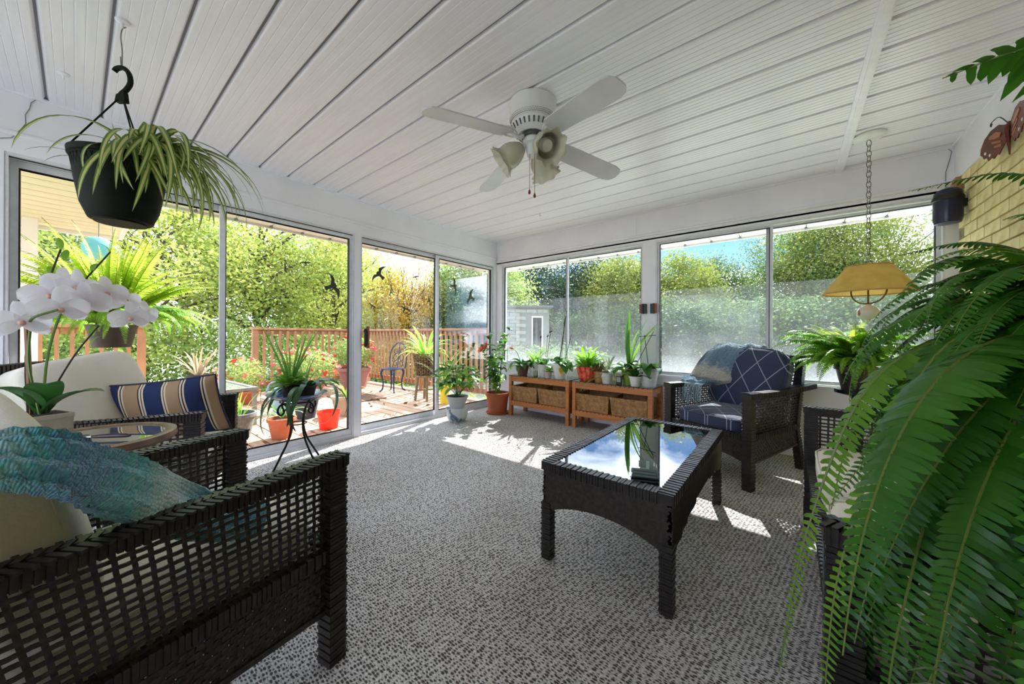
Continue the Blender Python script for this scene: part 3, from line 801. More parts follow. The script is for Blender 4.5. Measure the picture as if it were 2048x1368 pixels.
def tree_meshes(seed, H, Rx, z0, nclump, per, size, spread=.17, lean=0., nbr=16, bare=0., cone=False):
    g = np.random.default_rng(seed); rr = random.Random(seed)
    cz = (H + z0) / 2; rz = (H - z0) / 2
    cl = []
    while len(cl) < nclump:
        p = g.uniform(-1, 1, 3)
        if np.dot(p, p) > 1 or np.dot(p, p) < .10: continue
        sx = 1.0 if not cone else (1 - .8 * (p[2] + 1) / 2)
        cl.append((p[0] * Rx * sx + lean * (p[2] + 1) * .5, p[1] * Rx * sx, cz + p[2] * rz))
    cl = np.array(cl)
    pts = np.repeat(cl, per, 0) + g.normal(size=(nclump * per, 3)) * np.array([Rx * spread, Rx * spread, rz * spread * .7])
    crown = quads_mesh('crown', leafcards(pts, size, g), None or [L_GREEN])
    tb = MB(); top = H * .86
    tp = [Vector((lean * (s ** 1.5) * .8 + .12 * math.sin(s * 5 + seed), .12 * math.cos(s * 4 + seed), top * s)) for s in [i / 9 for i in range(10)]]
    r0 = .035 * H / 1.8 * .5 + .05
    tb.tube(tp, [r0 * (1 - .85 * i / 9) for i in range(10)], 7)
    idx = list(range(nclump)); rr.shuffle(idx)
    for j in idx[:nbr]:
        c = Vector(cl[j]); s = max(.22, min(.9, (c.z / top) * .72)); f = s * 9; i = int(min(8, f)); a = tp[i].lerp(tp[i + 1], f - i)
        m = a.lerp(c, .5) + Vector((rr.uniform(-.2, .2), rr.uniform(-.2, .2), .15 + bare * .3)); r1 = r0 * (1 - .8 * s) * .6
        e_ = c + Vector((0, 0, bare * 1.0))
        tb.tube([a, a.lerp(m, .55) + Vector((0, 0, .05)), m, m.lerp(e_, .6) + Vector((0, 0, .06)), e_], [r1, r1 * .8, r1 * .6, r1 * .4, r1 * .15 + .004], 5, cap=False)
        for q in range(3):
            b0 = m.lerp(e_, rr.random()); b1 = b0 + Vector((rr.uniform(-.6, .6), rr.uniform(-.6, .6), rr.uniform(.1, .7) + bare * .5))
            tb.tube([b0, b0.lerp(b1, .5) + Vector((0, 0, .05)), b1], [r1 * .35, r1 * .22, .004], 4, cap=False)
    return crown, tb.mesh('trunk', bark)
T_BIG = tree_meshes(1, 7.6, 2.9, 1.5, 70, 170, .052, .12, lean=.9, nbr=34)
T_ROUND = tree_meshes(2, 6.0, 2.3, .7, 90, 190, .052, .15, nbr=22)
T_BIRCH = tree_meshes(3, 5.0, 1.5, .5, 80, 170, .046, .17, nbr=30, bare=.9)
T_LOOSE = tree_meshes(4, 5.0, 2.3, .3, 150, 250, .056, .15, lean=.4, nbr=36)
T_DENSE = tree_meshes(5, 5.6, 2.3, .2, 150, 260, .056, .17, nbr=14)
T_TALL = tree_meshes(6, 8.2, 2.8, .6, 170, 260, .056, .15, nbr=34)
def tree(label, T, m, x, y, rz, s, group=None):
    t = thing('tree', label, 'tree', (x, y, GZ), rz)
    c = inst('crown', T[0], t); inst('trunk', T[1], t)
    c.material_slots[0].link = 'OBJECT'; c.material_slots[0].material = m
    stuff(c); t.scale = (s, s, s)
TR = [
 ('large airy tree with a leaning dark trunk left of the sliding panel', T_BIG, L_GREEN, -14.6, 3.9, .4, 1.12),
 ('yellow-green tree filling the middle of the left sliding panel', T_ROUND, L_YG, -15.2, 5.2, 1.1, 1.1),
 ('yellow-green tree just left of the double door post', T_ROUND, L_YG, -13.6, 6.1, 2.2, 1.05),
 ('green tree with open branches showing behind the biggest bird sticker', T_LOOSE, L_GREEN, -17.5, 8.6, 3.0, 1.2),
 ('pale green tree directly behind the hanging fern outside', T_ROUND, L_YG, -13.2, 1.1, 4.0, 1.1),
 ('green tree behind the soffit corner and the spider plant', T_BIG, L_GREEN, -15.5, 2.4, 5.2, 1.0),
 ('distant green tree at the far left behind the orchid', T_DENSE, L_MID, -18, -1.0, .3, 1.0),
 ('golden birch with bare upper twigs behind the deck railing', T_BIRCH, L_GOLD, -12.4, 8.6, .5, .93),
 ('golden bushy tree left of the bare twigs behind the railing', T_BIRCH, L_GOLD, -13.4, 8.1, 2.4, .83),
 ('amber tree right of the golden birch near the meeting stile', T_BIRCH, L_GOLD, -13.6, 11.3, 3.6, .95),
 ('green tree with pale leaves behind the rightmost bird stickers', T_LOOSE, L_GREEN, -11.6, 11.6, 1.7, 1.12),
 ('low bushy green tree beside the corner post outside', T_DENSE, L_MID, -10.6, 10.6, .9, .72),
 ('dark evergreen beyond the outbuilding in the left back sash', T_DENSE, L_DARK, -12.4, 18.3, .9, 1.12),
 ('dark broad tree beside the mullion of the plant window', T_DENSE, L_DARK, -11.3, 21.7, 2.9, 1.24),
 ('yellow-green spreading tree left of the window handles', T_LOOSE, L_BYG, -7.8, 20.6, 2.0, 1.30),
 ('thin-branched yellow-green tree right of the window handles', T_LOOSE, L_BYG, -5.74, 23.6, 4.1, 1.34),
 ('rounded grey-green tree under the blue patch of sky', T_DENSE, L_MID, -3.84, 27.7, .2, 1.22),
 ('dense green tree low behind the armchair window', T_DENSE, L_MID, -2.4, 31.4, 1.6, .97),
 ('tall light green tree with fine branches right of the mullion', T_TALL, L_BGR, .38, 25.9, 1.2, 1.05),
 ('tall bright green tree behind the hanging lamp chain', T_TALL, L_BYG, 2.36, 25.0, 3.3, 1.1),
 ('tall green tree behind the lamp shade near the brick wall', T_BIG, L_BGR, 4.4, 26.6, 2.6, 1.3),
]
for a in TR: tree(*a)
# undergrowth: a continuous tangle nobody could count
g = np.random.default_rng(11); C_ = []
def strip(x0, y0, x1, y1, n, h0, h1, w):
    s = g.uniform(0, 1, n); z = g.uniform(0, 1, n) ** .9
    hh = h0 + (h1 - h0) * (.5 + .5 * np.sin(s * 37 + 1) * np.sin(s * 13))
    C_.append(np.stack([x0 + (x1 - x0) * s + g.normal(0, w, n), y0 + (y1 - y0) * s + g.normal(0, w, n), GZ + z * hh], 1))
strip(-13, -3, -11.5, 5, 22000, 1.3, 2.4, .5); strip(-11.5, 5, -10.5, 8.6, 10000, 1.2, 1.7, .5)
ug1 = np.concatenate(C_); C_ = []
strip(-10.5, 9.4, -8.6, 12, 12000, 1.3, 2.0, .4); strip(-14, 14.5, -7.5, 18, 45000, 2.0, 3.4, .7); strip(-7.5, 18, 7, 21, 90000, 2.2, 3.9, .8); strip(-7.3, 8.6, -4.6, 9.2, 5000, .9, 1.7, .3)
ug2 = np.concatenate(C_)
tag(inst('undergrowth', quads_mesh('undergrowth', leafcards(ug1, .05, g), L_GREEN)), 'tangled green undergrowth beyond the deck', 'undergrowth', kind='stuff')
tag(inst('undergrowth', quads_mesh('undergrowth', leafcards(ug2, .065, g), L_MID)), 'tangled green undergrowth beyond the back windows', 'undergrowth', kind='stuff')
# ================================================================== wicker furniture
cane = mat('dark_cane', (50, 43, 39), .42, (33, 28, 26), 40, spec=.4)
cane2 = mat('dark_cane_panel', (58, 50, 44), .40, (37, 32, 29), 60, spec=.4)
cream = mat('cream_canvas', (236, 229, 213), .9, (226, 217, 199), 6, bump=.12, bscale=180)
navy = (44, 54, 84)
def armchair(label, loc, f, group='wicker armchairs of one set', nu=26, nv=13, seed=1, hx=.298, name='wicker_armchair', cat='chair'):
    """front towards local +y; width .65, arm height .645"""
    t = thing(name, label, cat, (*loc, 0), math.atan2(-f[0], f[1]), group)
    rg = random.Random(seed); pt = .012
    for sg in (-1, 1):
        x = sg * hx
        MB().wrap((x, .355, 0), (x, .355, .625), .052, .052, (0, 1, 0), pt, rng=rg).build('leg', cane, t, False)
        MB().wrap((x - sg * .009, -.43, 0), (x - sg * .009, -.335, .36), .040, .046, (0, 1, 0), pt, rng=rg).build('leg', cane, t, False)
        MB().wrap((x - sg * .009, -.335, .34), (x - sg * .012, -.455, .865), .040, .046, (0, 1, 0), pt, rng=rg).build('back_post', cane, t, False)
        a = MB(); pts = [(x, .388, .635), (x, .10, .628), (x + sg * .006, -.25, .632), (x + sg * .03, -.52, .648)]
        for p, q in zip(pts, pts[1:]): a.wrap(p, q, .068, .026, (0, 0, 1), pt, rng=rg)
        # braid of slanted strands along the top
        n = int(.9 / .017)
        for i in range(n):
            s = (i + .5) / n; p = Vector(pts[0]).lerp(Vector(pts[-1]), s) + Vector((0, 0, .0165 - .012 * math.sin(math.pi * s)))
            for h in (-1, 1): a.bar(p + Vector((h * .002, -.008, .003)), p + Vector((h * .033, .010, 0)), .011, .006)
        a.build('arm', cane, t, False)
        wv = weave((x, .328, .365), (x, -.34, .365), (x, -.395, .62), (x, .328, .62), nu, nv, .0085, .0035, rng=rg)
        stuff(wv.build('side_lattice', cane2, t, False))
        MB().wrap((x, .33, .352), (x, -.335, .352), .034, .030, (0, 0, 1), pt, rng=rg).build('side_rail', cane, t, False)
        ap = weave((x, .328, .175), (x, -.36, .215), (x, -.34, .345), (x, .328, .345), 40, 10, .0135, .004, rng=rg)
        ap.bar((x, .33, .172), (x, -.37, .212), .016, .016)
        stuff(ap.build('side_apron', cane2, t, False))
    arch = lambda u: .175 + .045 * (1 - (2 * u - 1) ** 2)
    fa = MB(); n = 12; hi = hx - .026; m4 = max(4, round(4 * hx / .298)); m21 = round(21 * hx / .298)
    for i in range(n):
        u0, u1 = i / n, (i + 1) / n
        weave((-hi + 2 * hi * u0, .352, arch(u0)), (-hi + 2 * hi * u1, .352, arch(u1)), (-hi + 2 * hi * u1, .352, .35), (-hi + 2 * hi * u0, .352, .35), m4, 12, .012, .004, mb=fa, rng=rg)
    stuff(fa.build('front_apron', cane2, t, False))
    MB().wrap((-hi, .352, .352), (hi, .352, .352), .032, .03, (0, 0, 1), pt, rng=rg).build('front_rail', cane, t, False)
    stuff(weave((.033 - hx, -.345, .37), (hx - .033, -.345, .37), (hx - .033, -.448, .84), (.033 - hx, -.448, .84), m21, 19, .0090, .0038, rng=rg).build('back_lattice', cane2, t, False))
    MB().wrap((-hx - .012, -.456, .86), (hx + .012, -.456, .86), .046, .040, (0, 0, 1), pt, rng=rg).build('top_rail', cane, t, False)
    MB().wrap((.028 - hx, -.335, .352), (hx - .028, -.335, .352), .03, .03, (0, 0, 1), pt, rng=rg).build('back_rail', cane, t, False)
    MB().b2(.023 - hx, hx - .023, -.33, .34, .318, .336).build('seat_deck', cane, t, False)
    return t
def local(t, p):
    return Matrix.LocRotScale(t.location, t.rotation_euler, None) @ Vector(p)
def seat_cushion(t, m, label, w=.53, d=.62, h=.125, y=.035, z=.40, seam=None, grp=None, x=0.):
    mb = rounded(w, d, h, 6.5, 12)
    for i, v in enumerate(mb.v):
        mb.v[i] = (v[0], v[1], v[2] + (.022 * (1 - (v[0] / w * 2) ** 2) * (1 - (v[1] / d * 2) ** 2) if v[2] > 0 else 0))
    o = thing('seat_cushion', label, 'cushion', local(t, (x, y, z)), t.rotation_euler.z, grp)
    mb.build('cover', m, o)
    for zz in (.046, -.046):
        k = 40; pts = []
        for i in range(k):
            q = 2 * math.pi * i / k; a, b = math.cos(q), math.sin(q); L = (abs(a) ** 8 + abs(b) ** 8) ** (1 / 8)
            pts.append((a / L * w / 2 * .992, b / L * d / 2 * .992, zz))
        MB().tube(pts, .0045, 6, closed=True).build('piping', seam or m, o)
    return o
def back_cushion(t, m, label, p, w=.52, h=.47, th=.17, tilt=-14, rz=0., roll=0., seam=None, e=4.2, grp=None):
    o = thing('back_cushion', label, 'cushion', local(t, p), t.rotation_euler.z + R(rz), grp)
    o.rotation_euler = Euler((R(-tilt), R(roll), o.rotation_euler.z), 'XYZ')
    mb = rounded(w, th, h, e, 12)
    rg = random.Random(int(w * 1000 + h * 77))
    for i, v in enumerate(mb.v):
        k = 1 + .018 * math.sin(v[0] * 17 + 1.3) * math.sin(v[2] * 13) 
        mb.v[i] = (v[0] * k, v[1] * k * (1 + .25 * (1 - (v[0] / w * 2) ** 2) * (1 - (v[2] / h * 2) ** 2)), v[2])
    mb.build('cover', m, o)
    for yy in (-.30, .30):
        k = 44; pts = []
        for i in range(k):
            q = 2 * math.pi * i / k; a, b = math.cos(q), math.sin(q); L = (abs(a) ** 5 + abs(b) ** 5) ** (1 / 5)
            pts.append((a / L * w / 2 * .975, yy * th, b / L * h / 2 * .975))
        MB().tube(pts, .004, 6, closed=True).build('piping', seam or m, o)
    return o
CA, CB, CC, CDp = (-1.363, .107), (-2.69, .172), (-.37, 3.265), (.44, 1.755)
chA = armchair('dark wicker armchair nearest the camera with a teal throw inside', CA, (-.2, .98), nu=28, nv=13, seed=1)
chB = armchair('dark wicker armchair in the left corner holding the striped pillow', CB, (.43, .90), seed=2)
chC = armchair('dark wicker armchair with navy cushions under the back window', CC, (-.367, -.93), seed=3)
chD = armchair('dark wicker loveseat along the brick wall mostly hidden by the large fern', CDp, (-1, 0), None, seed=4, hx=.765, name='wicker_loveseat', cat='sofa')
chD.rotation_euler.z = R(90)
# ------------------------------------------------------------------ cushions, pillows, throws
seat_cushion(chA, cream, 'cream seat cushion on the nearest armchair', grp='cream seat cushions')
back_cushion(chA, cream, 'tall cream back cushion under the teal throw', (-.025, -.215, .66), w=.53, h=.46, th=.16, tilt=-13, roll=7, e=6)
seat_cushion(chB, cream, 'cream seat cushion under the striped pillow', grp='cream seat cushions')
back_cushion(chB, cream, 'plump cream back cushion behind the striped pillow', (-.02, -.16, .69), w=.52, h=.46, th=.17, tilt=-18, rz=-22, roll=8, e=6)
seat_cushion(chD, cream, 'cream seat cushion at the far end of the loveseat, left of the large fern', w=.72, x=.368, grp='cream seat cushions')
seat_cushion(chD, cream, 'cream seat cushion at the near end of the loveseat behind the fern', w=.72, x=-.368, grp='cream seat cushions')
nv1 = diamond_mat('navy_diamond', navy, (150, 158, 178), .16, (0, 1), 1.0, .022)
nv2 = diamond_mat('navy_diamond_back', navy, (150, 158, 178), .17, (0, 2), 1.5, .022)
seat_cushion(chC, nv1, 'navy seat cushion with white diamond lines', h=.13)
back_cushion(chC, nv2, 'navy back cushion with white diamond lines', (-.02, -.20, .69), w=.56, h=.52, th=.16, tilt=-15, roll=-4)
# striped lumbar pillow
B_, T_, W_, K_ = (22, 40, 84), (166, 134, 102), (218, 198, 170), (22, 24, 40)
stp = [(0, B_), (.115, K_), (.125, W_), (.14, K_), (.15, W_), (.165, T_), (.30, K_), (.31, W_), (.325, K_), (.335, W_), (.35, B_), (.50, K_), (.51, W_), (.525, K_), (.535, W_), (.55, T_), (.665, K_), (.675, W_), (.69, K_), (.70, W_), (.715, B_), (.85, K_), (.86, W_), (.875, K_), (.885, W_), (.90, T_)]
pw, ph_ = .47, .35
pl = thing('striped_pillow', 'blue and tan striped lumbar pillow in the left corner armchair', 'pillow', (-2.64, .33, .625), R(40))
pl.rotation_euler = Euler((R(18), R(-6), R(56)), 'XYZ')
pillow(pw, ph_, .15, seed=2).build('cover', stripe_mat('pillow_stripes', stp, pw), pl)
piping(pw, ph_).build('piping', mat('navy_cord', (24, 30, 58), .7), pl)

def throw(name, label, path, widths, thick, normals, m, uvlen, seed=0, wrinkle=.012):
    """a folded knitted blanket lofted along a path; widths are half-width vectors, closed flattened section"""
    mb = MB(); n = 60; c = spline(path, n); w = spline(widths, n); rg = random.Random(seed); rows = []; ns = 26
    for i in range(n):
        s = i / (n - 1); a = w[i]; d = (c[min(n - 1, i + 1)] - c[max(0, i - 1)]).normalized(); b = d.cross(a).normalized()
        row = []
        for j in range(ns + 1):
            q = 2 * math.pi * j / ns
            k = wrinkle * math.sin(7 * q + s * 9) * math.sin(s * 14 + 1) + .004 * math.sin(s * 190) * math.cos(q * 13)
            row.append(c[i] + a * math.cos(q) + b * (math.copysign(abs(math.sin(q)) ** .7, math.sin(q)) * thick + k))
        rows.append(row)
    mb.grid(rows, uv=True)
    mb.add([tuple(p) for p in rows[0][:-1]], [tuple(range(ns))]); mb.add([tuple(p) for p in rows[-1][:-1]], [tuple(range(ns - 1, -1, -1))])
    mb.uv += [(j / ns, 0) for j in range(ns)] + [(j / ns, 1) for j in range(ns)]
    t = thing(name, label, 'throw', c[n // 2])
    mb.xf(Matrix.Translation(-c[n // 2])); mb.build('blanket', m, t)
    return t, c, w
TEAL = knit_mat('teal_knit', [(0, (200, 236, 242)), (.12, (226, 244, 248)), (.25, (112, 216, 228)), (.36, (112, 166, 222)), (.5, (114, 220, 230)), (.62, (220, 244, 246)), (.75, (100, 204, 222)), (.9, (140, 214, 244))], 1, 3.2, 44)
throw('throw_blanket', 'teal and blue knitted throw draped over the nearest armchair',
      [(-1.16, -.24, .78), (-1.07, -.12, .828), (-1.046, -.03, .808), (-1.056, .03, .755), (-1.10, .095, .688), (-1.145, .165, .612), (-1.18, .235, .545), (-1.185, .34, .512)],
      [(-.06, .02, .02), (-.055, .01, .026), (-.045, .01, .036), (-.040, .01, .046), (-.040, .02, .046), (-.045, .03, .036), (-.06, .02, .02), (-.07, .02, .0)], .022, None, TEAL, 3)
BLUEW = knit_mat('blue_white_knit', [(0, (206, 204, 198)), (.16, (214, 212, 204)), (.22, (120, 156, 178)), (.5, (116, 150, 174)), (.57, (216, 212, 202)), (.74, (212, 208, 198)), (.80, (96, 138, 170)), (1, (110, 150, 178))], 1, 2.4, 40)
t_, c_, w_ = throw('throw_blanket', 'blue and white banded knitted throw with fringe on the navy armchair',
      [local(chC, p) for p in ((.0, -.33, .80), (.03, -.30, .935), (.07, -.19, .925), (.125, -.09, .79), (.18, .0, .68), (.225, .08, .668), (.225, .17, .652))],
      [Matrix.Rotation(chC.rotation_euler.z, 3, 'Z') @ Vector(p) for p in ((.15, .0, -.02), (.15, .0, -.01), (.15, .05, .02), (.13, .10, .05), (.12, .08, .03), (.11, .05, .01), (.095, .02, .0))], .020, None, BLUEW, 3, seed=4)
fr = MB(); rg = random.Random(9)
for i in range(34):
    s = -1 + 2 * i / 33; p = c_[-1] + w_[-1] * s + Vector((0, 0, .0)); o = Matrix.Rotation(chC.rotation_euler.z, 3, 'Z') @ Vector((.0, .045, 0))
    q = [p, p + o * .7 + Vector((0, 0, -.006))]
    ln = rg.uniform(.10, .17); dx_ = Vector((rg.uniform(-.03, .03), rg.uniform(-.03, .03), 0))
    q += [p + o + Vector((0, 0, -.04)) + dx_ * .4, p + o * .9 + Vector((0, 0, -ln)) + dx_]
    fr.tube(spline(q, 7), .0032, 5)
o_ = fr.build('fringe', mat('fringe_wool', (150, 172, 180), .95), t_); o_.location = -t_.location; stuff(o_)

# ------------------------------------------------------------------ coffee table
ct = thing('coffee_table', 'dark wicker coffee table with an inset glass top', 'table', (-.622, 1.935, 0))
hw, hd, hh = .285, .575, .45
rg = random.Random(21)
for sx in (-1, 1):
    for sy in (-1, 1):
        MB().wrap((sx * (hw - .022), sy * (hd - .022), 0), (sx * (hw - .022), sy * (hd - .022), .27), .040, .040, (0, 1, 0), .012, rng=rg).build('leg', cane, ct, False)
def apron(L, name, ori, pitch_=.019, rw=.011, rh=.0078):
    """panel with an arched lower edge, faced with slanting cane ribs"""
    lo = lambda u: .205 + .080 * (1 - (2 * u - 1) ** 2) ** .8; n = 26; top = .425
    poly = [(-L / 2 + L * i / n, lo(i / n)) for i in range(n + 1)] + [(L / 2, top), (-L / 2, top)]
    mb = MB().prism(poly, ori[0], ori[1], (0, 0, 1), .012)
    o, u = Vector(ori[0]), Vector(ori[1]); nn = u.cross(Vector((0, 0, 1))).normalized()
    k = int((L + .3) / pitch_)
    for i in range(k):
        a0 = -L / 2 - .26 + i * pitch_; pts = []
        for j in range(15):
            z = .17 + j * (top - .17) / 14; a = a0 + (z - .17) * .85
            if -L / 2 < a < L / 2 and z > lo((a + L / 2) / L): pts.append((a, z))
        if len(pts) > 1:
            p, q = o + u * pts[0][0] + Vector((0, 0, pts[0][1])) + nn * .007, o + u * pts[-1][0] + Vector((0, 0, pts[-1][1])) + nn * .007
            mb.tube([p, q], rh, 6) if rh > .006 else mb.bar(p, q, rw, rh, nn)
    stuff(mb.build(name, cane2, ct, False))
apron(2 * hd - .012, 'side_apron', ((hw - .012, 0, 0), (0, 1, 0))); apron(2 * hd - .012, 'side_apron', ((-hw + .012, 0, 0), (0, -1, 0)))
apron(2 * hw - .012, 'end_apron', ((0, -hd + .012, 0), (1, 0, 0)), .011, .0085, .005); apron(2 * hw - .012, 'end_apron', ((0, hd - .012, 0), (-1, 0, 0)), .011, .0085, .005)
for sx in (-1, 1):
    MB().wrap((sx * (hw - .024), -hd, .432), (sx * (hw - .024), hd, .432), .05, .034, (0, 0, 1), .013, rng=rg).build('top_rail', cane, ct, False)
    MB().wrap((-hw + .049, sx * (hd - .024), .432), (hw - .049, sx * (hd - .024), .432), .05, .034, (0, 0, 1), .013, rng=rg).build('top_rail', cane, ct, False)
tg = glass_mat('table_glass', (.42, .46, .46), 1.9, 1.35)
MB().b2(-hw + .046, hw - .046, -hd + .046, hd - .046, .441, .449).build('glass_top', tg, ct, False)
MB().b2(-hw + .05, hw - .05, -hd + .05, hd - .05, .36, .368).build('under_shelf', mat('dark_board', (70, 68, 66), .8), ct, False)
cg = glass_mat('coaster_glass', (.80, .88, .84), 1.5, 1.8, base=(190, 214, 204), basefac=.4)
cme = MB().box((0, 0, .0025), (.098, .098, .005)).mesh('plate', cg, False)
for i in range(6):
    c = inst('glass_coaster', cme, None, (-.49 + .004 * math.sin(i * 2.1), 1.52 + .004 * math.cos(i * 3), .4495 + i * .0066), (0, 0, R(20 + 5 * math.sin(i * 1.7))))
    tag(c, 'square glass coaster, ' + ('lowest of the stack on the coffee table', 'second from the bottom of the coaster stack', 'third from the bottom of the coaster stack', 'third from the top of the coaster stack', 'second from the top of the coaster stack', 'topmost of the stack on the coffee table')[i], 'coaster', 'glass coasters stacked on the coffee table')

# ------------------------------------------------------------------ round side table with glass top
sdt = thing('side_table', 'round side table with a brown rim and glass top', 'table', (-2.06, .03, 0))
rim = mat('brown_rim', (142, 104, 78), .4, (104, 76, 58), 20)
MB().lathe([(.205, .615), (.236, .615), (.243, .625), (.240, .645), (.216, .648), (.205, .642), (.205, .615)], 40).build('rim', rim, sdt)
MB().lathe([(0, .634), (.206, .634), (.206, .641), (0, .641)], 40).build('glass_top', glass_mat('side_glass', (.5, .55, .53), 1.9, 2.0, base=(206, 212, 204), basefac=.45), sdt, ang=20)  # pale diffuse base mixed in for the bright reflection on the glass
for i in range(3):
    q = R(40 + 120 * i); MB().wrap((.19 * math.cos(q), .19 * math.sin(q), 0), (.16 * math.cos(q), .16 * math.sin(q), .615), .03, .03, (0, 1, 0), .013).build('leg', cane, sdt, False)
MB().lathe([(.145, .22), (.16, .22), (.16, .235), (.145, .235), (.145, .22)], 28).build('stretcher_ring', cane, sdt)
mg = thing('magnifying_glass', 'magnifying glass with dark wooden handle lying on the side table', 'magnifier', (-2.015, .04, .6485), R(48))
MB().tube([(-.055 + .036 * math.cos(q), .036 * math.sin(q), .004) for q in [i * math.pi / 14 for i in range(28)]], .0035, 6, closed=True).build('ring', mat('steel', (190, 192, 196), .25, metal=1.), mg)
MB().lathe([(0, .002), (.033, .003), (.033, .005), (0, .007)], 24, (-.055, 0, 0)).build('lens', glass_mat('lens', (.9, .95, .93), 1.6, 1.3), mg)
MB().tube([(-.02, 0, .005), (-.004, 0, .005)], .004, 8).build('ferrule', MATS['steel'], mg)
MB().tube([(-.004, 0, .006), (.02, 0, .007), (.07, 0, .008), (.105, 0, .007), (.118, 0, .006)], [.005, .007, .0085, .0075, .004], 10).build('handle', mat('dark_rosewood', (58, 34, 24), .35, (36, 20, 14), 30), mg)

# ------------------------------------------------------------------ ceiling fan
wm = mat('fan_white', (228, 228, 231), .3, spec=.5)
fan = thing('ceiling_fan', 'white four-blade ceiling fan with three tulip glass shades', 'fan', (-1.19, 1.67, ZC), R(0))
MB().lathe([(r_, z_ * .9) for r_, z_ in [(.128, 0), (.137, -.004), (.137, -.10), (.132, -.118), (.122, -.135), (.128, -.148), (.124, -.165), (.104, -.200), (.088, -.216), (.088, -.205), (.0, -.200)]], 48).build('motor_housing', wm, fan)
sl_ = mat('vent_shadow', (96, 96, 98), .7)
sm_ = MB().tube([(0, -.126, -.145), (0, -.112, -.171)], [.0055, .004], 6).mesh('vent_slot', sl_)
for i in range(28): inst('vent_slot', sm_, fan, rot=(0, 0, i * 2 * math.pi / 28))
pf = MB()
for i in range(90):
    q = 2 * math.pi * i / 90
    for j, (rr, zz) in enumerate(((.1335, -.101), (.1305, -.109), (.1275, -.117))):
        qq = q + (j % 2) * math.pi / 90; pf.tube([(rr * .98 * math.cos(qq), rr * .98 * math.sin(qq), zz), ((rr + .0012) * math.cos(qq), (rr + .0012) * math.sin(qq), zz - .0005)], .0022, 5)
stuff(pf.build('vent_holes', sl_, fan, False))
MB().lathe([(.0, -.180), (.062, -.180), (.062, -.205), (.0, -.205)], 32).build('rotor', sl_, fan)
MB().lathe([(.0, -.204), (.05, -.204), (.056, -.214), (.052, -.238), (.038, -.246), (.036, -.285), (.03, -.31), (.012, -.317), (0, -.317)], 32).build('light_kit', wm, fan)
bp = [(.17, -.046), (.19, -.062), (.30, -.066), (.60, -.070), (.645, -.058), (.665, -.03), (.668, 0), (.665, .03), (.645, .058), (.60, .070), (.30, .066), (.19, .062), (.17, .046)]
bmesh_ = MB().prism(bp, (0, 0, 0), (1, 0, 0), (0, 1, 0), .007).mesh('blade', mat('blade_white', (218, 218, 222), .3, (208, 208, 213), 5), False)
ir = MB().tube(spline([(.07, 0, -.21), (.10, .0, -.232), (.135, 0, -.222), (.17, 0, -.216), (.235, 0, -.222)], 12), [.011, .011, .011, .010, .009, .009, .008, .008, .008, .007, .006, .004], 8)
for sg in (-1, 1):
    ir.tube(spline([(.11, .0, -.228), (.14, sg * .028, -.222), (.175, sg * .040, -.217), (.205, sg * .030, -.219), (.215, sg * .014, -.220)], 10), .006, 6)
    ir.tube(spline([(.15, .0, -.220), (.185, sg * .022, -.217), (.24, sg * .032, -.223)], 8), .005, 6)
irm = ir.mesh('blade_iron', wm)
for a in (-107, -20, 67, 158):
    b = inst('blade', bmesh_, fan, (0, 0, -.206), Euler((R(-11), R(6.2), R(a)), 'XYZ'))
    inst('blade_iron', irm, fan, (0, 0, 0), (0, 0, R(a)))
tul = glass_mat('tulip_glass', (.90, .90, .86), 1.45, 1.0, base=(238, 234, 216), basefac=.6)
def scal(q, i): return 1 + (.10 * math.cos(8 * q) * (max(0, (i if i < 10 else 19 - i) - 6) / 3) ** 1.5)
tp_ = [(.020, 0), (.026, .006), (.034, .018), (.044, .036), (.050, .055), (.050, .070), (.048, .082), (.051, .094), (.060, .106), (.066, .112)]
tm = MB().lathe(tp_ + [(r_ - .0016, z_) for r_, z_ in tp_[::-1]] + [tp_[0]], 40, wob=scal).mesh('glass_shade', tul)
am = MB().tube([(0, 0, -.045), (0, 0, -.02), (0, 0, .012)], [.011, .016, .021], 14).mesh('lamp_arm', wm)
bb_ = MB().lathe([(.012, 0), (.012, .02), (.024, .045), (.027, .06), (.022, .078), (0, .088)], 18).mesh('bulb', mat('bulb_glass', (236, 236, 232), .2))
for a in (218, -22, 98):
    d_ = Vector((math.cos(R(a)) * .80, math.sin(R(a)) * .80, -.58)); q = d_.to_track_quat('Z', 'Y')
    p = Vector((math.cos(R(a)) * .062, math.sin(R(a)) * .058, -.252))
    for nme, me in (('lamp_arm', am), ('glass_shade', tm), ('bulb', bb_)):
        o = inst(nme, me, fan, p, None, 1.0 if nme == 'lamp_arm' else 1.4); o.rotation_mode = 'QUATERNION'; o.rotation_quaternion = q
brass = mat('dark_brass', (92, 76, 52), .4, metal=.8); knob = mat('red_wood', (110, 34, 22), .4)
for x, y, l in ((.030, -.020, .225), (.008, -.04, .205)):
    z0 = -.312
    c = MB().tube([(x, y, z0), (x, y, z0 - l)], .0014, 5).build('pull_chain', brass, fan)
    MB().lathe([(.001, 0), (.005, -.006), (.0075, -.018), (.006, -.026), (0, -.030)], 12, (x, y, z0 - l)).build('pull_knob', knob, c)

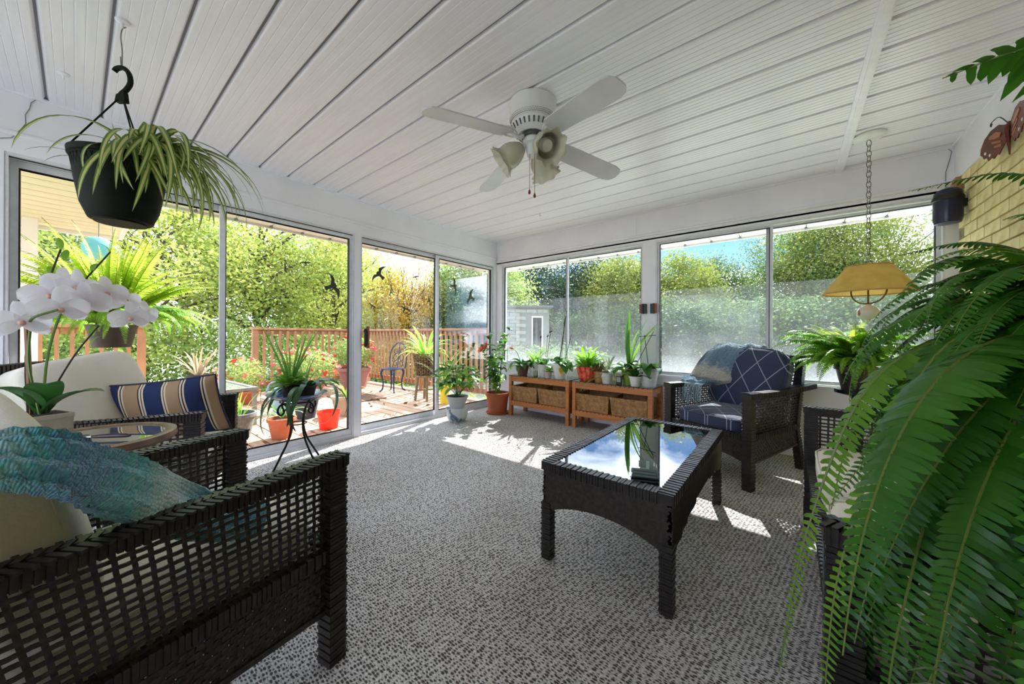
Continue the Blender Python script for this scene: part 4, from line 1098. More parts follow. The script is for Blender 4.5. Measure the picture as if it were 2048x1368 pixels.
# ------------------------------------------------------------------ pendant lamp
lm = thing('pendant_lamp', 'hanging chain lamp with a pleated yellow shade and painted ceramic ball', 'lamp', (.403, 3.347, ZC))
MB().lathe([(0, -.001), (.088, -.001), (.088, -.009), (.070, -.018), (.02, -.024), (0, -.026)], 36).build('ceiling_rose', wm, lm)
chm = mat('chain_steel', (110, 108, 104), .35, metal=.7)
lk = MB().tube([(.013 * math.cos(q), 0, .024 * math.sin(q)) for q in [i * math.pi / 8 for i in range(16)]], .0022, 5, closed=True).mesh('chain_link', chm)
zt = -.030; zs = 1.535 - ZC; n = int((zt - zs) / .036)
for i in range(n): inst('chain_link', lk, lm, (0, 0, zt - .02 - i * (zt - zs - .03) / n), (0, R(4 * math.sin(i * 2.3)), R(90 * (i % 2) + 25)))
z1, z0 = 1.515 - ZC, 1.335 - ZC; np_ = 150
def pleat(r): return [r * (1 + .012 * (i % 2)) for i in range(np_)]
rows = []
for k in range(6):
    s = k / 5; r = .112 + (.232 - .112) * s
    rows.append([(r * (1 + .014 * (i % 2)) * math.cos(2 * math.pi * i / np_), r * (1 + .014 * (i % 2)) * math.sin(2 * math.pi * i / np_), z1 + (z0 - z1) * s) for i in range(np_ + 1)])
MB().grid(rows).build('shade', mat('pleated_shade', (222, 186, 108), .85, (206, 168, 92), 12, trans=.45), lm, ang=180)
for r, z in ((.113, z1), (.233, z0)): MB().tube([(r * math.cos(q), r * math.sin(q), z) for q in [i * math.pi / 30 for i in range(60)]], .0045, 6, closed=True).build('shade_trim', mat('shade_tape', (196, 150, 84), .8), lm)
MB().tube([(.018 * math.cos(q), 0, z1 + .016 + .018 * math.sin(q)) for q in [i * math.pi / 9 for i in range(18)]], .003, 6, closed=True).build('finial_loop', chm, lm)
for a in (25, 145, 265):
    MB().tube([(0, 0, z1 + .002), (.112 * math.cos(R(a)), .112 * math.sin(R(a)), z1)], .0022, 5).build('shade_spider', chm, lm)
for a in (-52, 128):
    c, s = math.cos(R(a)), math.sin(R(a))
    MB().tube(spline([(.12 * c, .12 * s, z0 + .05), (.118 * c, .118 * s, z0 - .005), (.085 * c, .085 * s, z0 - .052), (.03 * c, .03 * s, z0 - .072), (0, 0, z0 - .072)], 12), .005, 7).build('lamp_arm', mat('old_brass', (122, 96, 56), .4, metal=.7), lm)
MB().tube([(0, 0, z0 - .085), (0, 0, z1)], .005, 6).build('stem', MATS['old_brass'], lm)
cer = mat('ceramic_white', (226, 220, 206), .2, (150, 84, 66), 17, sharp=(.62, .66))
MB().lathe([(0, z0 - .078), (.016, z0 - .080), (.018, z0 - .088), (.045, z0 - .10), (.060, z0 - .128), (.058, z0 - .15), (.038, z0 - .175), (.014, z0 - .186), (.016, z0 - .192), (0, z0 - .205)], 30).build('ceramic_ball', cer, lm)

# ------------------------------------------------------------------ things on the brick wall
bf = thing('butterfly_ornament', 'copper metal butterfly ornament hung high on the brick wall', 'ornament', (.868, 2.985, 2.085))
cop = mat('copper_brown', (120, 52, 30), .35, (84, 34, 22), 9, metal=.55); copl = mat('copper_light', (186, 112, 72), .3, metal=.6)
wing_ = [(.0, .02), (.03, .055), (.09, .082), (.16, .078), (.22, .052), (.255, .010), (.258, -.022), (.235, -.036), (.225, -.055), (.195, -.058), (.18, -.080), (.15, -.072), (.13, -.086), (.10, -.070), (.085, -.080), (.05, -.05), (.02, -.02)]
for sg in (1, -1):
    u = (-.10, sg * .98, .06)
    w_o = MB().prism(wing_, (0, 0, 0), u, (0, 0, 1), .004).build('wing', cop, bf, False)
    sp = MB()
    for a, b, r in ((.205, -.030, .008), (.16, -.055, .008)): sp.prism([(a + r * math.cos(q), b + r * math.sin(q)) for q in [i * math.pi / 6 for i in range(12)]], (-.003, 0, 0), u, (0, 0, 1), .004)
    sp.build('wing_spot', mat('pearl', (236, 228, 214), .3), w_o, False)
    pn = MB()
    for q in ([(.06, .03), (.11, .052), (.165, .048), (.17, .034), (.12, .018), (.075, .012)], [(.06, -.01), (.14, .01), (.145, .002), (.065, -.022)], [(.055, -.03), (.12, -.02), (.12, -.03), (.06, -.042)]): pn.prism(q, (-.003, 0, 0), u, (0, 0, 1), .004)
    pn.build('wing_panel', copl, w_o, False)
MB().tube(spline([(0, 0, .06), (-.006, 0, .02), (-.004, 0, -.03), (0, 0, -.11)], 8), [.006, .010, .011, .010, .009, .007, .005, .003], 8).build('body', cop, bf)
for y1_, z1_ in ((.165, .135), (.20, .085)):
    a = MB().tube(spline([(0, .005, .05), (-.01, y1_ * .5, z1_ * .93), (-.012, y1_, z1_), (-.012, y1_ + .016, z1_ - .008), (-.012, y1_ + .006, z1_ - .020), (-.012, y1_ - .004, z1_ - .006)], 18), .0022, 5).build('antenna', mat('black_wire', (20, 18, 18), .5), bf)
wl_ = thing('wall_lantern', 'dark blue wall lantern half hidden behind fern tips on the brick wall', 'lamp', (.825, 3.70, 1.93))
dkb = mat('dark_blue_enamel', (22, 24, 58), .3)
MB().lathe([(.05, .10), (.064, .09), (.068, .03), (.068, -.09), (.06, -.12), (0, -.125)], 26).build('body', dkb, wl_)
MB().lathe([(.070, .03), (.074, .035), (.074, .05), (.05, .105), (.012, .125), (0, .126)], 26).build('cap', mat('black_enamel', (14, 14, 18), .35), wl_)
MB().b2(.05, .082, -.02, .02, -.02, .03).build('bracket', MATS['black_enamel'], wl_, False)
for i, (x, y) in enumerate(((-2.979, -.046),)):
    t = thing('ceiling_hook', 'small white empty hook in the ceiling boards at top left', 'hook', (x, y, ZC))
    MB().lathe([(0, 0), (.022, -.001), (.02, -.005), (.006, -.010), (.004, -.03)], 14).build('hook_plate', ceilw, t)
    MB().tube(spline([(0, 0, -.01), (.002, 0, -.034), (.012, 0, -.04), (.014, 0, -.03)], 9), .0025, 6).build('hook_arm', ceilw, t)
t = thing('ceiling_hook', 'tiny dark hook in the ceiling groove near the back wall', 'hook', (-2.20, 3.233, ZC))
MB().tube(spline([(0, 0, .004), (0, 0, -.02), (.008, 0, -.032), (.014, 0, -.022)], 9), .0022, 6).build('hook_arm', alumd, t)

# ------------------------------------------------------------------ bird stickers on the patio door glass
bird_m = mat('bird_vinyl', (62, 62, 48), .7)
FALCON = [(0, .18), (.05, .20), (.10, .17), (.14, .12), (.26, .22), (.40, .22), (.62, .10), (.80, -.06), (.56, .0), (.36, .02), (.22, -.04), (.12, -.10), (.10, -.28), (.14, -.46), (.06, -.48), (0, -.46), (-.06, -.48), (-.12, -.44), (-.08, -.28), (-.10, -.10), (-.20, -.04), (-.34, .04), (-.52, .06), (-.78, .02), (-.58, .14), (-.38, .22), (-.24, .20), (-.13, .12), (-.09, .17), (-.05, .20)]
SWIFT = [(0, .22), (.06, .16), (.08, .08), (.30, .14), (.55, .06), (.78, -.12), (.5, -.04), (.28, -.02), (.09, -.08), (.06, -.24), (.12, -.46), (0, -.34), (-.12, -.46), (-.06, -.24), (-.09, -.08), (-.28, -.02), (-.5, -.02), (-.74, -.08), (-.52, .08), (-.30, .14), (-.08, .08), (-.06, .16)]
BIRDS = [((1.304, 1.686), .10, 8, SWIFT, 'small bird sticker near the top of the left sliding panel', 0),
 ((1.549, 1.505), .235, -66, FALCON, 'large falcon sticker beside the right stile of the sliding panel', 0),
 ((1.579, 1.213), .120, -105, FALCON, 'small falcon sticker below the large one on the sliding panel', 0),
 ((2.053, 1.691), .215, 52, FALCON, 'large falcon sticker near the top of the fixed pane', 1),
 ((2.199, 1.506), .095, 75, SWIFT, 'small swift sticker below the large falcon on the fixed pane', 1),
 ((1.98, 1.342), .10, -28, SWIFT, 'small swift sticker lowest at the left of the fixed pane', 1),
 ((2.374, 1.334), .120, -20, FALCON, 'small dark falcon sticker low in the middle of the fixed pane', 1),
 ((2.53, 1.722), .10, 20, SWIFT, 'small swift sticker high against the bare twigs', 1),
 ((2.731, 1.454), .115, -70, SWIFT, 'small swift sticker beside the meeting stile', 1),
 ((3.105, 1.68), .235, -80, SWIFT, 'large swift sticker upper in the pane next to the corner', 2),
 ((3.398, 1.555), .225, 68, FALCON, 'large falcon sticker nearest the corner post', 2),
 ((3.046, 1.375), .10, -78, SWIFT, 'small swift sticker lowest in the pane next to the corner', 2)]
for (y, z), s, a, sh, lab, pn in BIRDS:
    ca, sa = math.cos(R(a)), math.sin(R(a)); s *= .75
    x = (XL - .0372, XL - .0832, XL - .0372)[pn]
    mb = MB().prism([(s * (p * ca - q * sa), s * (p * sa + q * ca)) for p, q in sh], (0, 0, 0), (0, 1, 0), (0, 0, 1), .0012)
    o = mb.build('bird_sticker', bird_m, None, False, loc=(x, y, z)); tag(o, lab, 'sticker', 'bird stickers on the patio doors')
# ================================================================== benches, baskets, pots and plants
pine = mat('oiled_pine', (196, 124, 62), .5, (170, 100, 46), 7, stretch=(.6, 6, 6), bump=.06)
gtop = glass_mat('green_glass_top', (.45, .60, .54), 1.7, 1.3, base=(60, 96, 84), basefac=.35)
def bench(label, x0, x1, y0=3.50, y1=3.855, H=.515):
    t = thing('wooden_bench', label, 'bench', (x0, y0, 0), 0, 'slatted benches under the back window')
    L, D = x1 - x0, y1 - y0; s = .042
    for x in (0, L - s):
        for y in (0, D - s): MB().b2(x, x + s, y, y + s, 0, H).build('leg', pine, t, False)
    for y in (.004, D - .034):
        MB().b2(s, L - s, y, y + .03, H - .07, H - .012).build('top_rail', pine, t, False)
        MB().b2(s, L - s, y, y + .03, .135, .185).build('lower_rail', pine, t, False)
    for x in (.004, L - .034):
        MB().b2(x, x + .03, s, D - s, H - .07, H - .012).build('end_rail', pine, t, False)
        MB().b2(x, x + .03, s, D - s, .135, .185).build('end_rail', pine, t, False)
    n = 17; w = (L - 2 * s) / n
    sl1 = MB().b2(-w / 2 + .0035, w / 2 - .0035, .003, D - .003, 0, .012).mesh('slat', pine, False)
    for i in range(n):
        inst('slat', sl1, t, (s + (i + .5) * w, 0, H - .012)); inst('slat', sl1, t, (s + (i + .5) * w, 0, .185))
    MB().b2(-.004, L + .004, -.006, D + .002, H + .0005, H + .0065).build('glass_top', gtop, t, False)
    return t
BH = .5215
bench('left slatted pine bench with two baskets and a green glass top', -2.85, -1.975)
bench('right slatted pine bench with two baskets and a green glass top', -1.93, -1.055)
wick = mat('honey_wicker', (190, 146, 92), .6, (150, 106, 60), 30, obrand=.08)
def basket(label, x, y=3.675, w=.375, d=.31, h=.175, seed=1):
    t = thing('wicker_basket', label, 'basket', (x, y, .1985), 0, 'wicker baskets on the bench shelves')
    rg = random.Random(seed); fl_ = .012
    c = [(-w / 2 + fl_, -d / 2 + fl_), (w / 2 - fl_, -d / 2 + fl_), (w / 2 - fl_, d / 2 - fl_), (-w / 2 + fl_, d / 2 - fl_)]
    k = [(-w / 2, -d / 2), (w / 2, -d / 2), (w / 2, d / 2), (-w / 2, d / 2)]
    MB().b2(-w / 2 + .014, w / 2 - .014, -d / 2 + .014, d / 2 - .014, 0, .008).build('base', wick, t, False)
    for i in range(4):
        a, b, A_, B2 = c[i], c[(i + 1) % 4], k[i], k[(i + 1) % 4]
        n = 24 if i % 2 == 0 else 20
        wv = weave((*a, .004), (*b, .004), (*B2, h), (*A_, h), n, 17, .0085, .004, rng=rg)
        stuff(wv.build('woven_side', wick, t, False))
        MB().wrap((*A_, h), (*B2, h), .016, .018, (0, 0, 1), .011, rng=rg).build('rim', wick, t, False)
        MB().tube([(*a, 0), (*A_, h)], .008, 6).build('corner_stake', wick, t)
    dk_ = MB().b2(-w / 2 + .016, w / 2 - .016, -d / 2 + .016, d / 2 - .016, .008, h * .62)
    dk_.build('lining', mat('dark_lining', (62, 38, 26), .9), t, False)
    lp_ = MB()
    for q in range(3): lp_.lathe([(0, 0), (.010, .002), (.007, .012), (0, .016)], 10, (rg.uniform(-.1, .1), rg.uniform(-.09, .06), h * .62))
    lp_.build('contents', mat('pebble_white', (190, 180, 168), .5), t)
basket('honey wicker basket at the left end of the left bench', -2.62, seed=1)
basket('honey wicker basket at the right end of the left bench', -2.215, seed=2)
basket('honey wicker basket at the left end of the right bench', -1.70, seed=3)
basket('honey wicker basket at the right end of the right bench', -1.295, seed=4)

# leaf colours
LG = mat('orchid_leaf', (88, 142, 60), .35, (116, 168, 78), 6, trans=.42, obrand=.12)
LD = mat('dark_leaf', (52, 98, 48), .3, (78, 128, 62), 6, trans=.34, obrand=.15)
LB = mat('bright_leaf', (126, 184, 58), .4, (164, 208, 84), 6, trans=.52, obrand=.12)
LP = mat('pale_leaf', (150, 186, 118), .45, (186, 210, 150), 6, trans=.4, obrand=.1)
STEM = mat('stem_green', (96, 124, 58), .5); TWIG = mat('dark_twig', (62, 50, 40), .8)
SOIL = mat('potting_soil', (58, 42, 32), .95, (36, 26, 20), 40, bump=.6)
terra = mat('terracotta', (192, 102, 64), .7, (176, 90, 56), 8)
potw = mat('white_pot', (228, 224, 218), .3); potg = mat('grey_pot', (186, 188, 190), .35); potb = mat('brown_pot', (116, 72, 56), .5)
potgr = mat('lime_pot', (128, 150, 48), .3); potp = mat('pinkish_pot', (186, 166, 160), .45)
def pot(t, r, h, m, z=0, rimr=1.08, foot=.72, soil=True, n=28):
    p = MB().lathe([(0, z), (r * foot, z), (r * foot, z + .004), (r * .98, z + h * .84), (r * rimr, z + h * .86), (r * rimr, z + h), (r * .95, z + h), (r * .93, z + h * .8), (0, z + h * .8)], n).build('pot', m, t)
    if soil: MB().lathe([(0, z + h * .86), (r * .5, z + h * .865), (r * .94, z + h * .84), (r * .94, z + h * .80), (0, z + h * .80)], 18).build('soil', SOIL, t)
    return p
def leaves(t, me, n, z, seed, r=.01, el=0., jit=25, name='leaf', sc=(.8, 1.1), az0=None, spread=360):
    rg = random.Random(seed)
    if t.get('group') and az0 is None: n = int(n * 1.5)
    for i in range(n):
        a = R((az0 if az0 is not None else 0) + spread * (i + rg.uniform(-.35, .35)) / n - (spread / 2 if az0 is not None else 0))
        inst(name, rg.choice(me) if isinstance(me, list) else me, t, (r * math.cos(a), r * math.sin(a), z), Euler((R(rg.uniform(-20, 20)), R(rg.uniform(-jit, jit) * .6 - el), a), 'XYZ'), rg.uniform(*sc))
def stakes(t, lst, m=None):
    for p0, p1, r in lst: MB().tube([p0, p1], r, 6).build('stake', m or TWIG, t)
orch = [blade(.16, .062, 42, 95, 9, .3, 'oval').mesh('leaf', LG), blade(.14, .058, 60, 120, 9, .3, 'oval').mesh('leaf', LG), blade(.18, .060, 15, 85, 9, .3, 'oval').mesh('leaf', LG)]
orchd = [blade(.17, .066, 30, 110, 9, .3, 'oval').mesh('leaf', LD), blade(.15, .060, 65, 120, 9, .3, 'oval').mesh('leaf', LD)]
small = [blade(.055, .020, 55, 70, 5, .3, 'oval').mesh('leaf', LB), blade(.05, .02, 30, 60, 5, .3, 'oval').mesh('leaf', LG)]
strap_ = [blade(.34, .030, 78, 40, 12, .25, 'strap').mesh('leaf', LB), blade(.30, .026, 70, 70, 12, .25, 'strap').mesh('leaf', LB), blade(.36, .03, 85, 25, 12, .25).mesh('leaf', LG)]
def potted(name, label, x, y, z, rz=0., grp='potted plants on the benches'):
    o = thing(name, label, 'plant', (x, y - (.03 if grp else 0), z), rz, grp)
    if grp: o.scale = (1.34, 1.34, 1.34)
    return o
BP = 3.665
t = potted('potted_orchid', 'dark-leaved plant in a brown pot at the left end of the left bench', -2.71, BP - .03, BH); pot(t, .062, .095, potb); leaves(t, orchd + [orch[2]], 10, .085, 1)
MB().tube(spline([(0, 0, .08), (-.06, -.02, .22), (-.10, -.04, .25)], 8), .003, 5).build('flower_stem', STEM, t)
pk = mat('pink_petal', (228, 132, 150), .5, trans=.4)
MB().lathe([(0, 0), (.014, .006), (.022, .016), (.016, .022), (0, .020)], 9, (-.105, -.04, .242)).build('flower', pk, t)
t = potted('potted_orchid', 'variegated pale-leaved plant in a white pot second on the left bench', -2.56, BP + .03, BH); pot(t, .062, .12, potw); leaves(t, [blade(.19, .04, 72, 70, 9, .25, 'oval').mesh('leaf', LP), strap_[1]], 10, .10, 2, sc=(.6, .95)); leaves(t, orch, 4, .10, 12)
t = potted('potted_orchid', 'broad-leaved orchid in a white pot with thin dark stakes on the left bench', -2.40, BP, BH); pot(t, .056, .115, potw); leaves(t, orch, 9, .10, 3)
stakes(t, [((-.03, 0, .1), (-.055, .01, .43), .0022), ((.0, .01, .1), (.03, .02, .40), .002), ((.02, 0, .1), (.075, 0, .46), .0022)])
for sg in (0, 1, 2):
    MB().tube([((-.048, .0285, .053)[sg], .008, (.36, .37, .41)[sg]), ((-.03, .045, .085)[sg], 0, (.372, .38, .42)[sg])], .006, 6).build('stake_clip', TWIG, t)
t = potted('glass_jar', 'short clear glass jar between the white pots on the left bench', -2.475, BP - .10, BH, grp=None); t['category'] = 'jar'
MB().lathe([(0, 0), (.026, 0), (.028, .004), (.028, .07), (.0255, .07), (.0255, .006), (0, .006)], 20).build('glass', glass_mat('clear_glass', (.9, .92, .88), 1.5, 1.2, base=(236, 214, 170), basefac=.22), t)
t = potted('potted_succulent', 'small plant in a pinkish ribbed pot in front on the left bench', -2.275, BP - .10, BH); pot(t, .036, .062, potp); leaves(t, small, 16, .055, 5)
t = potted('potted_orchid', 'large white pot with arching stems and tall dark stakes on the left bench', -2.155, BP - .02, BH); pot(t, .074, .135, potw)
leaves(t, [blade(.16, .018, 70, 110, 9, .2).mesh('leaf', LP), blade(.14, .03, 50, 100, 9, .2, 'oval').mesh('leaf', LG)], 12, .12, 6)
leaves(t, orchd, 3, .12, 66, az0=-40, spread=70, sc=(1.1, 1.3))
stakes(t, [((-.01, 0, .12), (.05, .02, .60), .0025), ((.01, 0, .12), (.045, .0, .58), .0022), ((.03, 0, .1), (.115, -.01, .39), .0022), ((-.02, .01, .12), (.04, .02, .55), .002)])
yl = mat('yellowing_leaf', (232, 190, 52), .5, trans=.4)
inst('leaf', blade(.10, .05, 10, 80, 8, .2, 'oval').mesh('leaf', yl), t, (.045, -.05, .10), (0, R(20), R(-60)))
t = potted('potted_cactus', 'bushy holiday cactus in crinkled red foil on the right bench', -1.795, BP - .03, BH)
rgk = random.Random(4)
MB().lathe([(0, 0), (.060, 0), (.072, .03), (.084, .08), (.094, .125), (.088, .12), (.07, .09), (0, .09)], 40, wob=lambda q, i: 1 + .035 * math.sin(9 * q + i) + .025 * math.sin(17 * q + 2 * i)).build('foil_wrap', mat('red_foil', (196, 40, 30), .22, (228, 110, 84), 28, metal=.35, bump=.9, bscale=36), t, ang=12)
seg_ = []
for L_ in (.16, .20, .24):
    b = MB(); 
    for i in range(5): 
        pass
    bb2 = blade(L_, .030, 70, 105, 15, .15, 'strap'); 
    for i in range(16):
        k_ = .55 + .45 * abs(math.sin(i * math.pi / 3.2))
        for j in range(3):
            v = bb2.v[i * 3 + j]; bb2.v[i * 3 + j] = (v[0], v[1] * k_, v[2])
    seg_.append(bb2.mesh('stem_segment', LB if L_ > .17 else LG))
leaves(t, seg_, 62, .10, 7, r=.035, jit=55, name='stem_segment')
t = potted('potted_succulent', 'dried brownish trailing plant in a glass pot on the right bench', -1.655, BP - .02, BH); pot(t, .05, .09, mat('amber_pot', (206, 160, 104), .3, trans=.3))
BRN = mat('dry_leaf', (158, 124, 70), .7, (120, 126, 62), 12, trans=.3, obrand=.15)
leaves(t, [blade(.13, .012, 55, 140, 9, .2).mesh('leaf', BRN), blade(.16, .010, 70, 120, 9, .2).mesh('leaf', BRN)], 26, .08, 8)
t = potted('potted_succulent', 'silvery plant trailing over the front edge of the right bench', -1.555, BP - .05, BH); pot(t, .048, .085, potw)
SIL = mat('silver_leaf', (168, 178, 150), .5, (120, 142, 96), 10, trans=.25)
leaves(t, [blade(.17, .016, 80, 60, 9, .2).mesh('leaf', SIL), blade(.20, .018, 30, 110, 9, .2).mesh('leaf', SIL)], 12, .075, 9)
inst('leaf', blade(.26, .02, 10, 70, 9, .2).mesh('leaf', LG), t, (.0, -.04, .05), (0, R(10), R(-120)))
t = potted('thermometer_display', 'small black digital thermometer standing on the right bench', -1.405, BP - .12, BH, R(-12), None); t['category'] = 'thermometer'
MB().box((0, 0, .045), (.062, .014, .088)).build('case', mat('black_plastic', (18, 18, 20), .4), t, False)
MB().box((0, -.0075, .055), (.046, .002, .050)).build('screen', mat('grey_screen', (150, 156, 148), .25), t, False)
t = potted('potted_amaryllis', 'tall strap-leaved plant in a lime green pot on the right bench', -1.335, BP, BH); pot(t, .058, .13, potgr)
leaves(t, [strap_[0], strap_[2]], 3, .12, 10, az0=0, spread=90, sc=(1.2, 1.42)); leaves(t, strap_, 5, .12, 11, az0=5, spread=80, sc=(.95, 1.25)); leaves(t, orchd + orch, 13, .11, 12)
t = potted('potted_orchid', 'low dark-leaved orchid in a small white cup on the right bench', -1.245, BP - .06, BH); pot(t, .046, .075, potw); leaves(t, orchd, 7, .065, 13, sc=(.6, .85))
t = potted('potted_orchid', 'white pot with crossed dark stakes at the right end of the right bench', -1.135, BP + .02, BH); pot(t, .068, .14, potw)
leaves(t, small, 22, .125, 14, r=.03, sc=(1.1, 1.7)); leaves(t, orchd, 3, .12, 15, az0=-60, spread=60, sc=(.9, 1.1)); leaves(t, [orch[1]], 5, .12, 16, sc=(.5, .7))
stakes(t, [((-.09, -.02, .16), (.04, .0, .43), .0026), ((-.0, 0, .12), (-.035, .0, .39), .0026), ((-.08, 0, .375), (.05, .0, .388), .0026)])

# ---------------------------------------------------------------- floor pots by the corner
t = thing('upturned_planter', 'blue and white patterned ceramic planter upside down by the corner', 'planter', (-3.13, 2.86, 0))
MB().lathe([(0, 0), (.085, 0), (.115, .045), (.128, .10), (.128, .135), (.136, .15), (.136, .168), (0, .168)], 36).build('body', mat('blue_white_china', (206, 210, 208), .2, (96, 122, 146), 11, sharp=(.55, .60)), t)
t = thing('potted_bush', 'leafy poinsettia bush in a pale grey pot on the china planter', 'plant', (-3.13, 2.86, .1685))
pot(t, .125, .135, potg, rimr=1.06, foot=.70)
lf = [blade(.105, .062, 15, 75, 7, .25, 'heart').mesh('leaf', LG), blade(.11, .060, 0, 60, 7, .25, 'heart').mesh('leaf', LB), blade(.095, .056, 25, 95, 7, .3, 'heart').mesh('leaf', LD), blade(.10, .058, 20, 80, 7, .25, 'heart').mesh('leaf', LB)]
def bush(t, me, n, c, rad, seed, stems=6, base=.12, lowcut=-.6, droop=35):
    rg = random.Random(seed); sm = MB()
    for i in range(n):
        while True:
            d = Vector((rg.gauss(0, 1), rg.gauss(0, 1), rg.gauss(0, 1))).normalized()
            if d.z > lowcut: break
        k = rg.uniform(.55, 1.0); p = Vector((c[0] + d.x * rad[0] * k, c[1] + d.y * rad[1] * k, c[2] + d.z * rad[2] * k))
        if i < stems * 4: sm.tube(spline([(0, 0, base), tuple(Vector((0, 0, base)).lerp(p, .5) + Vector((0, 0, .03))), tuple(p)], 6), .0025, 4, cap=False)
        inst('leaf', rg.choice(me), t, p, Euler((R(rg.uniform(-25, 25)), R(rg.uniform(-5, droop) - 30 * max(0, d.z)), math.atan2(d.y, d.x) + R(rg.uniform(-40, 40))), 'XYZ'), rg.uniform(.75, 1.25))
    sm.build('stems', STEM, t)
bush(t, lf, 170, (0, 0, .34), (.23, .27, .21), 3)
t = thing('potted_hibiscus', 'tall red-flowering hibiscus in a terracotta pot left of the benches', 'plant', (-3.045, 3.50, 0))
pot(t, .15, .275, terra, rimr=1.07, foot=.80)
MB().lathe([(0, 0), (.14, 0), (.155, .022), (.147, .022), (.13, .008), (0, .008)], 30).build('saucer', terra, t)
hf = [blade(.085, .05, 20, 80, 7, .25, 'heart').mesh('leaf', LB), blade(.08, .045, 10, 70, 7, .25, 'heart').mesh('leaf', LG), blade(.075, .042, 30, 100, 7, .25, 'heart').mesh('leaf', LD)]
rg = random.Random(8); sm = MB()
for k in range(9):
    top = Vector((rg.uniform(-.30, .14), rg.uniform(-.22, .14), rg.uniform(.60, 1.16))); pts = spline([(rg.uniform(-.04, .04), rg.uniform(-.04, .04), .24), (top.x * .4, top.y * .4, .24 + (top.z - .24) * .5), tuple(top)], 12)
    sm.tube(pts, [.005 - .0003 * i for i in range(12)], 5)
    for i in range(3, 12):
        for q in range(2):
            a = rg.uniform(0, 6.28); inst('leaf', rg.choice(hf), t, pts[i], Euler((R(rg.uniform(-20, 20)), R(rg.uniform(-30, 35)), a), 'XYZ'), rg.uniform(1.1, 1.7))
sm.build('stems', STEM, t)
for i in range(10): inst('leaf', hf[0], t, (rg.uniform(-.05, .1), rg.uniform(-.1, .05), rg.uniform(.3, .45)), Euler((0, R(rg.uniform(-40, 10)), rg.uniform(0, 6.28)), 'XYZ'), rg.uniform(.8, 1.3))
redp = mat('red_petal', (222, 34, 34), .5, (240, 70, 54), 20, trans=.35)
pet = blade(.06, .055, 45, 60, 6, .2, 'heart', wave=.004).mesh('petal', redp)
for (x, y, z) in ((-.17, -.03, .87), (-.22, -.06, .83)):
    f_ = bpy.data.objects.new('flower', None); COL.objects.link(f_); f_.parent = t; f_.location = (x, y, z); f_.rotation_euler = (R(60), 0, R(-30)); f_.scale = (1.45, 1.45, 1.45)
    for q in range(5): inst('petal', pet, f_, (0, 0, 0), (0, 0, R(72 * q)))
    MB().tube([(0, 0, .0), (.004, 0, .05)], .004, 6).build('stamen', yl, f_)

# ---------------------------------------------------------------- wrought iron stand with trailing plants
iron = mat('black_iron', (18, 17, 18), .45, metal=.4)
ps = thing('plant_stand', 'black wrought iron plant stand with a blue mosaic bowl top', 'stand', (-3.06, 1.10, 0), R(20))
sp4 = [(.20, 0, .012), (.17, 0, .06), (.085, 0, .20), (.055, 0, .32), (.075, 0, .44), (.115, 0, .50), (.155, 0, .485), (.165, 0, .445), (.14, 0, .42), (.115, 0, .435), (.12, 0, .458)]
lm_ = MB().tube(spline(sp4, 40), .0075, 7).mesh('leg', iron)
for i in range(4): inst('leg', lm_, ps, (0, 0, 0), (0, 0, R(90 * i)))
MB().tube([(.062 * math.cos(q), .062 * math.sin(q), .33) for q in [i * math.pi / 14 for i in range(28)]], .005, 6, closed=True).build('ring', iron, ps)
MB().tube([(.118 * math.cos(q), .118 * math.sin(q), .507) for q in [i * math.pi / 18 for i in range(36)]], .006, 6, closed=True).build('ring', iron, ps)
mosaic = mat('blue_mosaic', (96, 136, 190), .2, (70, 96, 150), 24)
MB().lathe([(0, .512), (.09, .515), (.15, .532), (.205, .562), (.212, .570), (.203, .569), (.15, .542), (.09, .526), (0, .523)], 40).build('bowl', mosaic, ps)
dp = MB()
for i in range(20):
    q = 2 * math.pi * i / 20; dp.bar((.09 * math.cos(q), .09 * math.sin(q), .5145), (.205 * math.cos(q), .205 * math.sin(q), .5615), .003, .003)
for r_, z in ((.125, .5225), (.165, .539)): dp.tube([(r_ * math.cos(q), r_ * math.sin(q), z) for q in [i * math.pi / 18 for i in range(36)]], .002, 4, closed=True)
stuff(dp.build('mosaic_joints', iron, ps))
t = thing('trailing_cactus', 'orchid cactus with drooping notched stems on the iron stand', 'plant', (-3.03, 1.15, .528), 0)
pot(t, .075, .10, mat('dark_pot', (52, 40, 34), .5))
def notched(L_, th, dr, m):
    b = blade(L_, .042, th, dr, 22, .12, 'strap', power=1.2)
    for i in range(23):
        k_ = .72 + .28 * (1 if i % 2 else .55)
        for j in range(3): v = b.v[i * 3 + j]; b.v[i * 3 + j] = (v[0], v[1] * k_, v[2])
    return b.mesh('stem', m)
DKC = mat('cactus_green', (42, 78, 44), .4, (70, 112, 58), 8, trans=.15, obrand=.15)
cm = [notched(.36, 40, 85, DKC), notched(.30, 30, 70, DKC), notched(.62, 25, 150, DKC), notched(.5, 15, 120, DKC)]
leaves(t, cm[:2], 12, .09, 3, r=.03, name='stem'); leaves(t, cm[2:], 6, .09, 5, r=.04, name='stem', az0=15, spread=200)
leaves(t, cm[2:], 3, .09, 6, r=.04, name='stem', az0=215, spread=90)
t = thing('potted_palm', 'upright grassy palm in a small pot at the back of the iron stand', 'plant', (-3.13, 1.07, .528), 0)
pot(t, .06, .10, mat('dark_pot', (52, 40, 34), .5))
leaves(t, [blade(.50, .018, 84, 18, 12, .3).mesh('leaf', LB), blade(.42, .014, 78, 45, 12, .3).mesh('leaf', LG), blade(.55, .016, 80, 30, 12, .3).mesh('leaf', LG)], 20, .09, 8, r=.012, jit=16)
fz = frond(.16, 20, .035, 62, 90, 5, 2).mesh('frond', [LB, STEM]); fz2 = frond(.14, 18, .032, 40, 80, 6, 2).mesh('frond', [LB, STEM])
leaves(t, [fz, fz2], 26, .11, 9, r=.03, name='frond')
